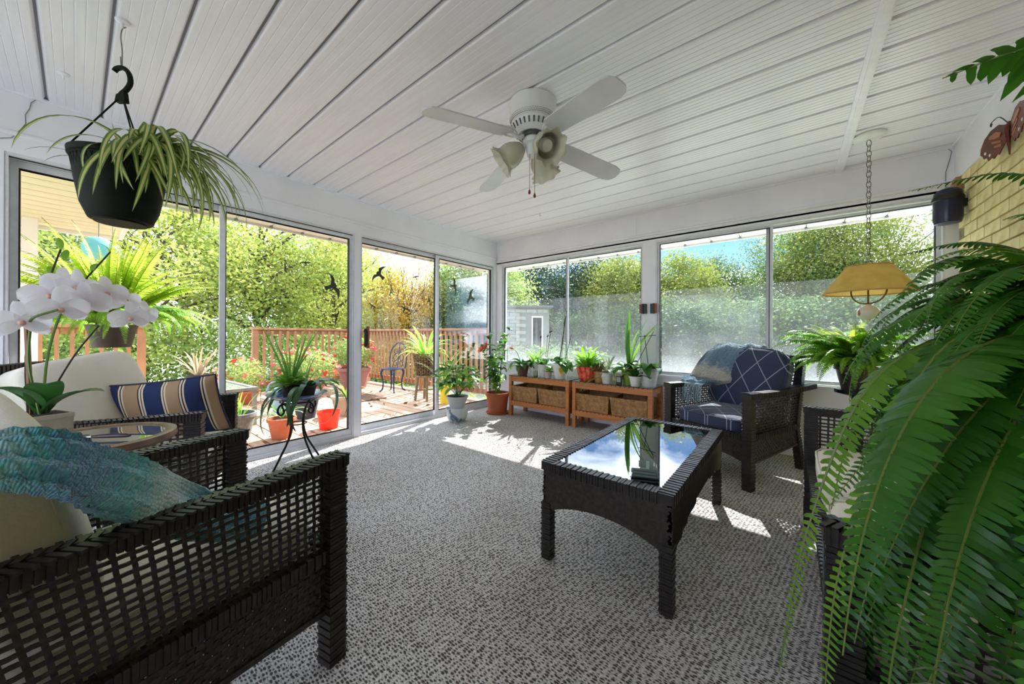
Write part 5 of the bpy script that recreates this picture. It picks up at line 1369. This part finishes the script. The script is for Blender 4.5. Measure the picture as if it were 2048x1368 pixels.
t = thing('grassy_plant', 'thin arching grass hanging from the left of the iron stand', 'plant', (-3.16, 1.19, .528), 0)
pot(t, .05, .08, mat('dark_pot', (52, 40, 34), .5))
GR = mat('thin_grass', (120, 150, 76), .5, (150, 170, 96), 8, trans=.35)
leaves(t, [blade(.55, .008, 60, 150, 12, .2).mesh('leaf', GR), blade(.45, .007, 75, 130, 12, .2).mesh('leaf', GR), blade(.62, .008, 50, 140, 14, .2).mesh('leaf', GR)], 30, .07, 10, r=.02, az0=225, spread=190)

# ---------------------------------------------------------------- hanging basket with a spider plant
hb = thing('hanging_basket', 'dark green hanging plastic basket hung by a wire at top left', 'basket', (-2.275, .121, 0))
gp_ = mat('dark_green_plastic', (22, 26, 17), .6, (16, 20, 13), 20, spec=.12)
MB().lathe([(0, 1.520), (.092, 1.520), (.096, 1.523), (.118, 1.58), (.134, 1.68), (.143, 1.765), (.151, 1.768), (.153, 1.79), (.145, 1.79), (.135, 1.76), (0, 1.755)], 48).build('bowl', gp_, hb)
rib = MB(); 
for i in range(48):
    q = 2 * math.pi * i / 48
    for sg in (-1, 1):
        pts = []
        for j in range(7):
            s = j / 6; r = .0975 + (.1425 - .0975) * (s ** .75); z = 1.53 + .23 * s; qq = q + sg * .55 * s; pts.append((r * math.cos(qq), r * math.sin(qq), z))
        rib.tube(pts, .0022, 4, cap=False)
stuff(rib.build('embossed_lattice', gp_, hb))
MB().lathe([(0, 1.512), (.08, 1.512), (.083, 1.520), (0, 1.520)], 32).build('drip_ring', gp_, hb)
for a in (150, 20, 270):
    MB().tube([(.147 * math.cos(R(a)), .147 * math.sin(R(a)), 1.79), (.014 * math.cos(R(a)), .014 * math.sin(R(a)), 2.045)], .0032, 6).build('hanger_rod', gp_, hb)
u_ = Vector((.78, .625, 0)); hk = []
for a, z, r in ((-.012, 2.045, .010), (-.004, 2.075, .010), (.018, 2.095, .010), (.036, 2.125, .010), (.030, 2.165, .010), (.006, 2.19, .010), (-.022, 2.188, .010), (-.034, 2.176, .006)): hk.append(tuple(u_ * a + Vector((0, 0, z))))
MB().tube(spline(hk, 24), .0095, 8).build('hook', gp_, hb)
MB().prism([(-.022, 2.04), (.022, 2.04), (.016, 2.085), (-.016, 2.07)], (0, 0, 0), u_, (0, 0, 1), .02).build('hook_plate', gp_, hb, False)
hw_ = thing('hanging_wire', 'bent wire from a white ceiling hook holding the hanging basket', 'wire', (-2.275, .121, ZC))
MB().lathe([(0, 0), (.024, -.001), (.022, -.006), (.007, -.012), (.005, -.034)], 14).build('hook_plate', ceilw, hw_)
MB().tube(spline([(.012, .01, -.028), (0, 0, -.035), (-.006, -.004, -.07), (0, 0, -.13), (0, 0, -.205), (.006, .004, -.212), (-.004, -.003, -.19), (-.006, -.004, -.155)], 22), .0022, 5).build('wire', wire_m, hw_)
t = thing('spider_plant', 'striped spider plant spilling from the right side of the hanging basket', 'plant', (-2.275, .121, 1.762))
CREAMG = mat('leaf_cream', (222, 214, 150), .45, (196, 200, 120), 6, trans=.4); SPG = mat('spider_green', (84, 116, 46), .45, (110, 140, 60), 6, trans=.35)
spm = [blade(L_, 0.022, th, dr, 14, .18, 'strap', three=True, power=pw_).mesh('leaf', [SPG, CREAMG]) for L_, th, dr, pw_ in ((.46, 42, 138, .75), (.52, 56, 150, .75), (.40, 36, 128, .7), (.50, 48, 146, .7), (.34, 58, 150, .8))]
rg = random.Random(12)
for i in range(92):
    a = R(max(-48, min(92, rg.gauss(22, 34))))
    p = Vector((.115, .055, .02)) * rg.uniform(.5, 1.1)
    inst('leaf', rg.choice(spm), t, (p.x + rg.uniform(-.03, .03), p.y + rg.uniform(-.03, .03), p.z), Euler((R(rg.uniform(-25, 25)), R(rg.uniform(-16, 16)), a), 'XYZ'), rg.uniform(.8, 1.15))
inst('leaf', blade(.17, .009, 62, -2, 8, .2, three=True).mesh('leaf', [SPG, CREAMG]), t, (.0, .0, .03), (0, R(-12), R(218)))
thin = mat('dry_purple_leaf', (150, 146, 158), .6, trans=.3)
for a in (200, 225, 250): inst('leaf', blade(.2, .006, 20, 70, 8, .2).mesh('leaf', thin), t, (-.11 * math.cos(R(a - 200)), -.08, .02), (0, 0, R(a)))

# ---------------------------------------------------------------- white orchid on the side table
t = thing('potted_orchid', 'white moth orchid in a square cream pot on the round side table', 'plant', (-2.10, -.075, .6475), R(20))
MB().prism([(-.045, 0), (.045, 0), (.056, .085), (.062, .085), (.062, .10), (-.062, .10), (-.062, .085), (-.056, .085)], (0, 0, 0), (1, 0, 0), (0, 0, 1), .11).build('pot', mat('cream_stone_pot', (196, 184, 162), .7, (176, 164, 142), 20), t, False)
MB().b2(-.05, .05, -.045, .045, .09, .101).build('soil', SOIL, t, False)
bl = [blade(.22, .085, 62, 75, 10, .25, 'oval').mesh('leaf', LD), blade(.20, .08, 48, 70, 10, .25, 'oval').mesh('leaf', LD)]
for a, s, e in ((5, 1.0, 0), (-50, .9, 0), (60, .95, 1), (180, .9, 1), (-120, .8, 0)): inst('leaf', bl[e], t, (0, 0, .10), (0, 0, R(a - 20)), s)
ptm = mat('white_petal', (246, 243, 244), .5, (240, 234, 240), 20, trans=.5); lipm = mat('orchid_lip', (214, 176, 160), .5, (206, 140, 120), 40)
def petal(L_, W_): 
    rows = []
    for i in range(8):
        s = i / 7; w = W_ * math.sin(math.pi * (.08 + .86 * s)) ** .6; rows.append([(L_ * s, w * (j / 3 - 1) / 2 * 2 * .5, -.010 * s * s + .004 * math.sin(math.pi * s) + .003 * ((j / 3 - 1) ** 2)) for j in range(7)])
    return MB().grid(rows).mesh('petal', ptm)
pb, ps_ = petal(.050, .054), petal(.052, .028)
lipme = MB().lathe([(0, .013), (.004, .011), (.007, .004), (.004, 0), (0, 0)], 10).mesh('lip', lipm)
FL = [((-1.985, -.115, 1.075), 20, .98), ((-1.97, -.035, 1.125), 5, 1.0), ((-2.02, -.06, 1.17), -10, .95), ((-2.05, .0, 1.21), 30, .85), ((-2.02, .07, 1.19), 15, .9), ((-2.0, .02, 1.155), -20, .95), ((-2.06, .12, 1.17), 40, .75), ((-2.0, .13, 1.10), 10, .85), ((-2.04, .17, 1.115), 60, .75), ((-2.08, -.03, 1.225), -30, .8)]
inv = Matrix.LocRotScale(t.location, t.rotation_euler, None).inverted()
for p, ro_, s in FL:
    f_ = bpy.data.objects.new('flower', None); COL.objects.link(f_); f_.parent = t; f_.location = inv @ Vector(p); f_.scale = (s * 1.38,) * 3
    d_ = Vector((1, .12 + ro_ * .006, -.10 + .25 * math.sin(ro_))).normalized(); f_.rotation_mode = 'QUATERNION'
    f_.rotation_quaternion = t.rotation_euler.to_quaternion().inverted() @ d_.to_track_quat('Z', 'Y')
    for q, me in ((0, pb), (180, pb), (90, ps_), (215, ps_), (325, ps_)): inst('petal', me, f_, (0, 0, 0 if me is ps_ else .003), (0, 0, R(q + 4)))
    inst('lip', lipme, f_, (0, -.004, .004))
for pts in ([(0, 0, .1), (.0, .01, .3), (.03, .03, .46), (.085, .05, .545), (.11, .13, .56), (.09, .20, .50), (.10, .27, .47)], [(.01, -.01, .1), (.03, -.04, .28), (.07, -.05, .40), (.12, -.06, .44), (.16, -.02, .47)]):
    MB().tube(spline(pts, 24), .0038, 6).build('flower_stem', STEM, t)
MB().tube([(-.02, -.02, .1), (-.03, -.03, .52)], .007, 7).build('stake', mat('bamboo', (150, 104, 56), .5, (120, 78, 40), 9), t)
for pts in ([(-.01, -.03, .1), (-.05, -.02, .35), (-.01, .02, .60), (.0, .04, .70)], [(0, 0, .12), (.06, .05, .3), (.10, .10, .42)], [(.02, .04, .5), (.0, .12, .63), (.0, .17, .72)]): MB().tube(spline(pts, 12), .0028, 5).build('twig', TWIG, t)
for p in ((-.01, .02, .60), (0, .05, .66), (0, .04, .70), (0, .12, .63), (0, .17, .71), (.08, .09, .38), (.09, .08, .34)): inst('leaf', small[0], t, p, (0, R(-20), R(hash(p) % 360)), .9)

# ---------------------------------------------------------------- ferns
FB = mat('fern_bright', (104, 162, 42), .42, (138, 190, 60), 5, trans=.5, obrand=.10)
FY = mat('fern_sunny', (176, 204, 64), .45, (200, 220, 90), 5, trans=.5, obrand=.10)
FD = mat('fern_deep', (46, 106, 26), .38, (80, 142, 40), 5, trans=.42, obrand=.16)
RIBM = mat('fern_rib', (112, 124, 52), .5)
def fern(t, mes, n, z, seed, r=.03, jit=12, sc=(.75, 1.1), az=(0, 360), r2=None):
    rg = random.Random(seed)
    for i in range(n):
        a = R(az[0] + (az[1] - az[0]) * (i + rg.random()) / n) if az != (0, 360) else i * 2.39996 + rg.uniform(-.3, .3)
        rr = r * math.sqrt(rg.random())
        inst('frond', mes[i % len(mes)], t, (rr * math.cos(a), rr * math.sin(a), z), Euler((R(rg.uniform(-14, 14)), R(rg.uniform(-jit, jit)), a), 'XYZ'), rg.uniform(*sc))
# hanging outside the left pane
t = thing('hanging_fern', 'sunlit yellow-green fern in a black pot hanging outside the left pane', 'plant', (-4.02, .17, 1.10))
MB().lathe([(0, -.17), (.10, -.17), (.125, -.05), (.14, 0), (.132, 0), (.12, -.02), (0, -.02)], 26).build('pot', MATS['dark_pot'], t)
for a in (0, 120, 240): MB().tube([(.135 * math.cos(R(a)), .135 * math.sin(R(a)), 0), (0, 0, .55)], .002, 4).build('hanger', wire_m, t)
MB().tube([(0, 0, .55), (0, 0, 1.12)], .002, 4).build('hanger', wire_m, t)
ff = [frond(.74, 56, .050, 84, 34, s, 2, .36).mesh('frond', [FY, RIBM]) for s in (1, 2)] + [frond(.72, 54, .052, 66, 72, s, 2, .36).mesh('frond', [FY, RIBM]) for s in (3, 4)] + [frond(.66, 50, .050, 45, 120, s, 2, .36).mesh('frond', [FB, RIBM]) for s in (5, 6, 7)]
fern(t, ff, 130, 0, 2, .08, sc=(.7, 1.08))
# on a stand in the back right corner
t = thing('plant_pedestal', 'plain dark pedestal under the bright fern in the back right corner', 'stand', (.37, 3.56, 0))
MB().lathe([(0, 0), (.14, 0), (.14, .02), (.03, .04), (.026, .60), (.12, .625), (.12, .65), (0, .65)], 28).build('column', iron, t)
t = thing('potted_fern', 'bright green fern spilling over beside the navy armchair', 'plant', (.37, 3.56, .6505))
pot(t, .115, .17, MATS['dark_pot'])
fm = [frond(.50, 44, .042, 66, 115, s, 2, .34).mesh('frond', [FB, RIBM]) for s in (11, 12, 13)] + [frond(.46, 40, .040, 42, 120, s, 2, .34).mesh('frond', [FB, RIBM]) for s in (14, 15)] + [frond(.42, 38, .04, 84, 80, 16, 2, .34).mesh('frond', [FY, RIBM])]
fern(t, fm, 140, .16, 5, .06, sc=(.85, 1.2), az=(60, 330))
# the big one in the foreground
BFO = Vector((.56, 1.30, .81))
BF = thing('boston_fern', 'huge deep green hanging fern filling the right foreground', 'plant', BFO)
for a in (40, 160, 280): MB().tube([(.155 * math.cos(R(a)), .155 * math.sin(R(a)), .21), (0, 0, .95)], .0025, 5).build('hanger_wire', wire_m, BF)
MB().tube([(0, 0, .95), (0, 0, ZC - .811)], .003, 5).build('hanger_wire', wire_m, BF)
pot(BF, .15, .22, MATS['dark_pot'])
def bf(L, n, pl, th, dr, sd, m, pw_=1.1): return frond(L, n, pl, th, dr, sd, 5, .25, pw_, .22, path=None, serrate=.05, blunt=True).mesh('frond', [m, RIBM])
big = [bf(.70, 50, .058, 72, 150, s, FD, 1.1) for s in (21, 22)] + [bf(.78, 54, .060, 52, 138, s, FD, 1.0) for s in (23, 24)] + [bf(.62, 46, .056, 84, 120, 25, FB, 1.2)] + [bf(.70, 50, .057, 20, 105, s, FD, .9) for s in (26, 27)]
fern(BF, big, 150, .22, 7, .11, sc=(.46, .70), az=(175, 300))
cur = [bf(.80, 58, .060, 22, 108, s, FD, .42) for s in (51, 52)] + [bf(.82, 58, .060, 26, 108, 53, FD, .45)]
fern(BF, cur, 34, .20, 9, .20, jit=16, sc=(.40, .55), az=(185, 222))
fern(BF, cur, 92, .20, 10, .20, jit=16, sc=(.7, 1.08), az=(222, 300))
def cfrond(pts, npair, pl, m, seed, seg=4, pw=.34):
    L = sum((Vector(a) - Vector(b)).length for a, b in zip(pts, pts[1:]))
    inst('frond', frond(L, npair, pl, 0, 0, seed, 5, pw * .74, blunt=True, path=[tuple(Vector(p) - BFO) for p in pts], serrate=.05, curl=.22).mesh('frond', [m, RIBM]), BF)
CR = (.52, 1.27, 1.05)
for pts, npair, pl, m, sd in (
  ([CR, (.32, 1.18, 1.06), (.14, 1.10, .94), (.03, 1.04, .60), (-.02, 1.01, .27)], 76, .050, FB, 31),
  ([CR, (.34, 1.12, 1.05), (.18, 1.02, .92), (.08, .95, .60), (.05, .92, .30)], 74, .050, FB, 32),
  ([CR, (.38, 1.08, 1.02), (.23, .96, .88), (.15, .88, .58), (.12, .85, .36)], 66, .052, FD, 33),
  ([CR, (.36, 1.16, 1.08), (.22, 1.06, 1.0), (.13, 1.0, .74), (.10, .97, .5)], 66, .052, FD, 43),
  ([CR, (.50, 1.32, 1.30), (.40, 1.36, 1.42), (.23, 1.32, 1.41)], 40, .040, FD, 34),
  ([CR, (.46, 1.36, 1.20), (.36, 1.42, 1.28), (.22, 1.40, 1.26)], 44, .042, FD, 35),
  ([CR, (.40, 1.30, 1.18), (.28, 1.26, 1.22), (.17, 1.20, 1.10)], 44, .05, FD, 44),
  ([CR, (.46, 1.2, 1.25), (.42, 1.10, 1.42), (.34, .98, 1.48)], 40, .05, FD, 36),
  ([CR, (.44, 1.12, 1.18), (.36, .98, 1.26), (.27, .88, 1.12)], 44, .056, FD, 45),
  ([CR, (.50, 1.05, 1.24), (.40, .86, 1.37), (.30, .79, 1.415), (.234, .778, 1.42), (.174, .806, 1.425)], 20, .10, FD, 37),
  ([CR, (.36, 1.28, 1.06), (.22, 1.26, 1.0), (.12, 1.22, .80), (.08, 1.20, .60)], 60, .048, FB, 38),
  ([CR, (.44, 1.02, 1.10), (.38, .78, .98), (.32, .62, .62), (.30, .56, .40)], 50, .062, FD, 39),
  ([CR, (.44, 1.04, 1.06), (.36, .84, .92), (.30, .72, .56), (.28, .68, .30)], 54, .060, FD, 41),
  ([CR, (.42, 1.02, 1.12), (.31, .82, 1.02), (.24, .70, .70), (.22, .66, .44)], 52, .058, FD, 40),
  ([CR, (.42, 1.08, 1.04), (.32, .92, .90), (.26, .82, .56), (.24, .78, .26)], 58, .056, FD, 42)): cfrond(pts, npair, pl, m, sd)
st_ = thing('wicker_stool', 'small dark wicker stool at the lower right under the fern tips', 'stool', (.33, .76, 0), R(20))
for sx in (-1, 1):
    for sy in (-1, 1): MB().wrap((sx * .11, sy * .11, 0), (sx * .11, sy * .11, .36), .036, .036, (0, 1, 0), .012).build('leg', cane, st_, False)
for a, b in (((-.10, -.11), (.10, -.11)), ((-.11, -.10), (-.11, .10)), ((.11, -.10), (.11, .10)), ((-.10, .11), (.10, .11))):
    stuff(weave((*a, .16), (*b, .16), (*b, .36), (*a, .36), 14, 14, .012, .004).build('side_panel', cane2, st_, False))
MB().b2(-.13, .13, -.13, .13, .36, .385).build('top', cane, st_, False)
t = thing('silver_plant', 'silvery trailing plant in a clay pot on the small wicker stool', 'plant', (.33, .76, .3855))
pot(t, .08, .12, terra)
leaves(t, [blade(.16, .012, 70, 120, 9, .2).mesh('leaf', SIL), blade(.20, .014, 45, 110, 9, .2).mesh('leaf', SIL)], 70, .10, 21, r=.05, jit=40)

# ---------------------------------------------------------------- on the deck
def deckpot(name, label, x, y, r, h, m, **k):
    t = thing(name, label, 'planter', (x, y, DZ + .0025)); pot(t, r, h, m, **k); return t
t = deckpot('garden_planter', 'grey speckled planter with young shoots on the deck beside the glass', -4.55, 1.05, .17, .26, mat('speckled_grey', (126, 126, 124), .7, (100, 100, 98), 60))
leaves(t, [blade(.34, .014, 80, 40, 10, .2).mesh('leaf', LB), blade(.2, .04, 60, 60, 8, .2, 'oval').mesh('leaf', LB)], 12, .22, 3, r=.06)
t = deckpot('garden_planter', 'terracotta planter directly behind the iron stand outside', -4.2, 1.36, .125, .21, terra)
leaves(t, [blade(.32, .02, 55, 130, 10, .2).mesh('leaf', LG)], 14, .21, 4)
t = deckpot('garden_planter', 'dark blue speckled planter behind the iron stand outside', -4.95, 1.88, .15, .27, mat('speckled_navy', (62, 66, 84), .6, (46, 48, 62), 60))
leaves(t, [blade(.30, .012, 78, 40, 10, .2).mesh('leaf', GR)], 14, .23, 5)
t = thing('bucket', 'translucent orange-red plastic bucket on the deck', 'bucket', (-4.20, 1.84, DZ + .0025))
MB().lathe([(0, 0), (.092, 0), (.095, .004), (.118, .17), (.126, .172), (.127, .20), (.122, .20), (.117, .19), (.09, .01), (0, .008)], 32).build('shell', mat('orange_plastic', (232, 78, 44), .35, trans=.35), t)
MB().tube(spline([(.124, 0, .185), (.10, -.07, .10), (0, -.135, .075), (-.10, -.07, .10), (-.124, 0, .185)], 20), .003, 5).build('handle', wire_m, t)
t = deckpot('garden_planter', 'pale clay planter with long arching leaves behind the orange bucket', -4.75, 2.30, .17, .26, mat('pale_clay', (182, 164, 142), .7))
leaves(t, [blade(.40, .02, 70, 130, 10, .2).mesh('leaf', LB)], 9, .22, 6)
t = deckpot('garden_planter', 'large mauve planter full of flowers by the deck corner', -6.90, 3.52, .30, .42, mat('mauve_plastic', (166, 112, 108), .6), rimr=1.06)
flw = [mat('pink_bloom', (236, 120, 140), .5, trans=.3), mat('red_bloom', (214, 62, 50), .5, trans=.3), mat('coral_bloom', (238, 150, 130), .5, trans=.3)]
def flowerbush(t, c, rad, nl, nf, seed, m, lsz=.028):
    g = np.random.default_rng(seed); d = g.normal(size=(nl, 3)); d /= np.linalg.norm(d, axis=1)[:, None]; p = np.array(c) + d * np.array(rad) * (g.uniform(0, 1, (nl, 1)) ** .4)
    stuff(inst('foliage', quads_mesh('foliage', leafcards(p, lsz, g, .4), m), t))
    d = g.normal(size=(nf, 3)); d /= np.linalg.norm(d, axis=1)[:, None]; p = np.array(c) + d * np.array(rad) * g.uniform(.8, 1.05, (nf, 1))
    fme = [MB().lathe([(0, 0), (.018, .01), (.034, .022), (.026, .03), (.008, .022), (0, .02)], 8, wob=lambda q, i: 1 + .2 * math.cos(5 * q)).mesh('flower', x) for x in flw]
    for i in range(nf):
        o = inst('flower', fme[int(g.integers(0, 3))], t, p[i], (g.uniform(-.8, .8), g.uniform(-.8, .8), g.uniform(0, 6)), g.uniform(.8, 1.5))
flowerbush(t, (0, 0, .72), (.42, .42, .36), 2600, 60, 4, L_GREEN)
t = thing('flower_shrub', 'pink-flowering shrub in a low clay bowl in front of the far railing', 'plant', (-6.6, 2.52, DZ + .0025))
pot(t, .26, .2, terra, foot=.8); flowerbush(t, (0, 0, .50), (.50, .50, .36), 2400, 60, 6, L_GREEN)
t = thing('flower_shrub', 'pale pink-flowering shrub in a clay bowl near the railing post', 'plant', (-6.75, 1.62, DZ + .0025))
pot(t, .24, .2, terra, foot=.8); flowerbush(t, (0, 0, .45), (.34, .34, .28), 1400, 34, 8, L_GREEN)
dt = thing('outdoor_table', 'low grey metal table with a glass top on the deck', 'table', (-5.55, .92, DZ + .0025), R(4))
gm_ = mat('weathered_metal', (150, 148, 140), .5, (128, 126, 118), 12)
for x in (-.55, .55):
    for y in (-.38, .38): MB().b2(x - .02, x + .02, y - .02, y + .02, 0, .43).build('leg', gm_, dt, False)
for a, b, c, d in ((-.58, .58, -.41, -.36), (-.58, .58, .36, .41), (-.58, -.53, -.36, .36), (.53, .58, -.36, .36)): MB().b2(a, b, c, d, .42, .455).build('frame', gm_, dt, False)
MB().b2(-.53, .53, -.36, .36, .435, .447).build('glass_top', glass_mat('frosted_glass', (.6, .66, .64), 1.5, 1.2, base=(176, 184, 178), basefac=.6), dt, False)
t = thing('spiky_plant', 'dry pale spiky plant in a dark pot on the outdoor table', 'plant', (-5.62, .93, DZ + .449)); pot(t, .11, .15, MATS['dark_pot'])
DRY = mat('dry_straw', (212, 196, 164), .7, (190, 160, 130), 8, trans=.3)
leaves(t, [blade(.36, .022, 80, 50, 10, .2).mesh('leaf', DRY), blade(.32, .018, 45, 60, 10, .2).mesh('leaf', DRY)], 34, .13, 7, r=.03, jit=35)
wc = thing('watering_can', 'pale blue watering can behind the plants on the iron stand', 'can', (-5.55, 1.80, DZ + .0025), R(60))
pbm = mat('pale_blue_plastic', (140, 184, 206), .4)
MB().lathe([(0, 0), (.11, 0), (.115, .01), (.10, .30), (.09, .34), (.07, .345), (.07, .335), (0, .33)], 24).build('body', pbm, wc)
MB().tube(spline([(.09, 0, .06), (.20, 0, .20), (.27, 0, .36)], 10), [.026, .024, .022, .02, .018, .017, .016, .015, .015, .016], 10).build('spout', pbm, wc)
MB().tube(spline([(.03, 0, .34), (-.05, 0, .44), (-.16, 0, .38), (-.17, 0, .22), (-.105, 0, .12)], 16), .011, 8).build('handle', pbm, wc)
# cast iron chair
ic = thing('cast_iron_chair', 'dark blue cast iron garden chair on the deck', 'chair', (-5.95, 3.78, DZ + .0025), R(200))
blu = mat('dark_blue_iron', (44, 58, 86), .4, metal=.3)
MB().lathe([(.10, .425), (.19, .425), (.205, .432), (.20, .445), (.10, .445), (.10, .425)], 30).build('seat', blu, ic)
sg_ = MB()
for i in range(12): sg_.bar((0, 0, .436), (.11 * math.cos(i * math.pi / 6), .11 * math.sin(i * math.pi / 6), .436), .018, .010)
sg_.lathe([(0, .430), (.035, .430), (.035, .444), (0, .444)], 14); sg_.build('seat_rosette', blu, ic)
for a in (45, 135, 225, 315):
    c, s = math.cos(R(a)), math.sin(R(a))
    MB().tube(spline([(.17 * c, .17 * s, .43), (.205 * c, .205 * s, .36), (.17 * c, .17 * s, .20), (.18 * c, .18 * s, .06), (.235 * c, .235 * s, .008)], 16), [.02] * 6 + [.014] * 10, 8).build('leg', blu, ic)
bkp = [(-.17, -.15, .43), (-.19, -.16, .58), (-.17, -.19, .78), (-.08, -.215, .90), (0, -.22, .93), (.08, -.215, .90), (.17, -.19, .78), (.19, -.16, .58), (.17, -.15, .43)]
MB().tube(spline(bkp, 40), .012, 7).build('back_hoop', blu, ic)
sc_ = MB()
for sg in (-1, 1):
    for z, r in ((.52, .05), (.64, .06), (.76, .05)):
        sc_.tube([(sg * (.07 + r * .9 * math.cos(q) * .8), -.165 - (z - .5) * .12, z + r * math.sin(q)) for q in [i * math.pi / 8 for i in range(16)]], .007, 5, closed=True)
sc_.tube([(0, -.15, .43), (0, -.19, .7), (0, -.22, .92)], .010, 6); sc_.build('scrollwork', blu, ic)
# basket planter on a stool
stl = thing('wooden_stool', 'weathered wooden stool under the wicker planter on the deck', 'stool', (-4.78, 3.66, DZ + .0025), R(15))
wg = mat('weathered_wood', (140, 122, 92), .85, (112, 96, 70), 12, stretch=(1, 1, .3))
MB().lathe([(0, .385), (.17, .385), (.175, .392), (.175, .41), (.165, .418), (0, .418)], 26).build('seat', wg, stl)
for a in (45, 135, 225, 315):
    c, s = math.cos(R(a)), math.sin(R(a)); MB().tube([(.17 * c, .17 * s, 0), (.125 * c, .125 * s, .39)], .021, 8).build('leg', wg, stl)
for a in (0, 90): MB().bar((-.145 * math.cos(R(a + 45)), -.145 * math.sin(R(a + 45)), .17), (.145 * math.cos(R(a + 45)), .145 * math.sin(R(a + 45)), .17), .02, .02).build('stretcher', wg, stl, False)
bk = thing('basket_planter', 'rough twig basket planter with arching bright leaves on the stool', 'planter', (-4.78, 3.66, DZ + .0025 + .418))
tw = mat('twig_brown', (132, 108, 76), .9, (96, 74, 50), 20, obrand=.1); rg = random.Random(6); tb = MB()
for i in range(26):
    q = 2 * math.pi * i / 26; tb.tube([((.15 + .05 * s) * math.cos(q + .02 * math.sin(s * 9 + i)), (.15 + .05 * s) * math.sin(q), .36 * s) for s in (0, .25, .5, .75, 1)], .009, 5)
for k in range(13):
    z = .015 + k * .028; pts = []
    for i in range(52):
        q = 2 * math.pi * i / 52; r = .15 + .05 * z / .36 + .012 * (1 if (i // 2 + k) % 2 else -1); pts.append((r * math.cos(q), r * math.sin(q), z + rg.uniform(-.006, .006)))
    tb.tube(pts, rg.uniform(.006, .011), 5, closed=True)
stuff(tb.build('woven_twigs', tw, bk))
MB().lathe([(0, .0), (.145, .0), (.185, .30), (0, .30)], 20).build('liner', SOIL, bk)
leaves(bk, [blade(.62, .034, 78, 75, 12, .25).mesh('leaf', LB), blade(.56, .030, 60, 105, 12, .25).mesh('leaf', LB), blade(.5, .03, 45, 120, 12, .25).mesh('leaf', FY)], 46, .30, 9, r=.06)
t = thing('yellow_planter', 'narrow yellow pot with grass on the deck behind the meeting stile', 'planter', (-4.30, 3.66, DZ + .0025))
pot(t, .075, .30, mat('yellow_plastic', (232, 214, 60), .45, trans=.2), foot=.85)
leaves(t, [blade(.75, .012, 82, 45, 12, .2).mesh('leaf', GR), blade(.65, .012, 74, 60, 12, .2).mesh('leaf', LP)], 34, .27, 10, r=.03)
dm = thing('doormat', 'brown bristle doormat lying on the deck boards', 'mat', (-5.85, 3.02, DZ + .0025), R(0))
MB().b2(-.45, .45, -.30, .30, 0, .014).build('mat', mat('coir', (118, 88, 62), .95, (88, 62, 42), 60, bump=.8, bscale=200), dm, False)
g = np.random.default_rng(19); lv = leafcards(np.stack([g.uniform(-6.6, -3.7, 90), g.uniform(.6, 4.1, 90), np.full(90, DZ + .02)], 1), .035, g, .5)
tag(inst('fallen_leaves', quads_mesh('fallen_leaves', lv, mat('dead_leaf', (128, 98, 66), .8))), 'dry fallen leaves scattered on the deck boards', 'leaves', kind='stuff')
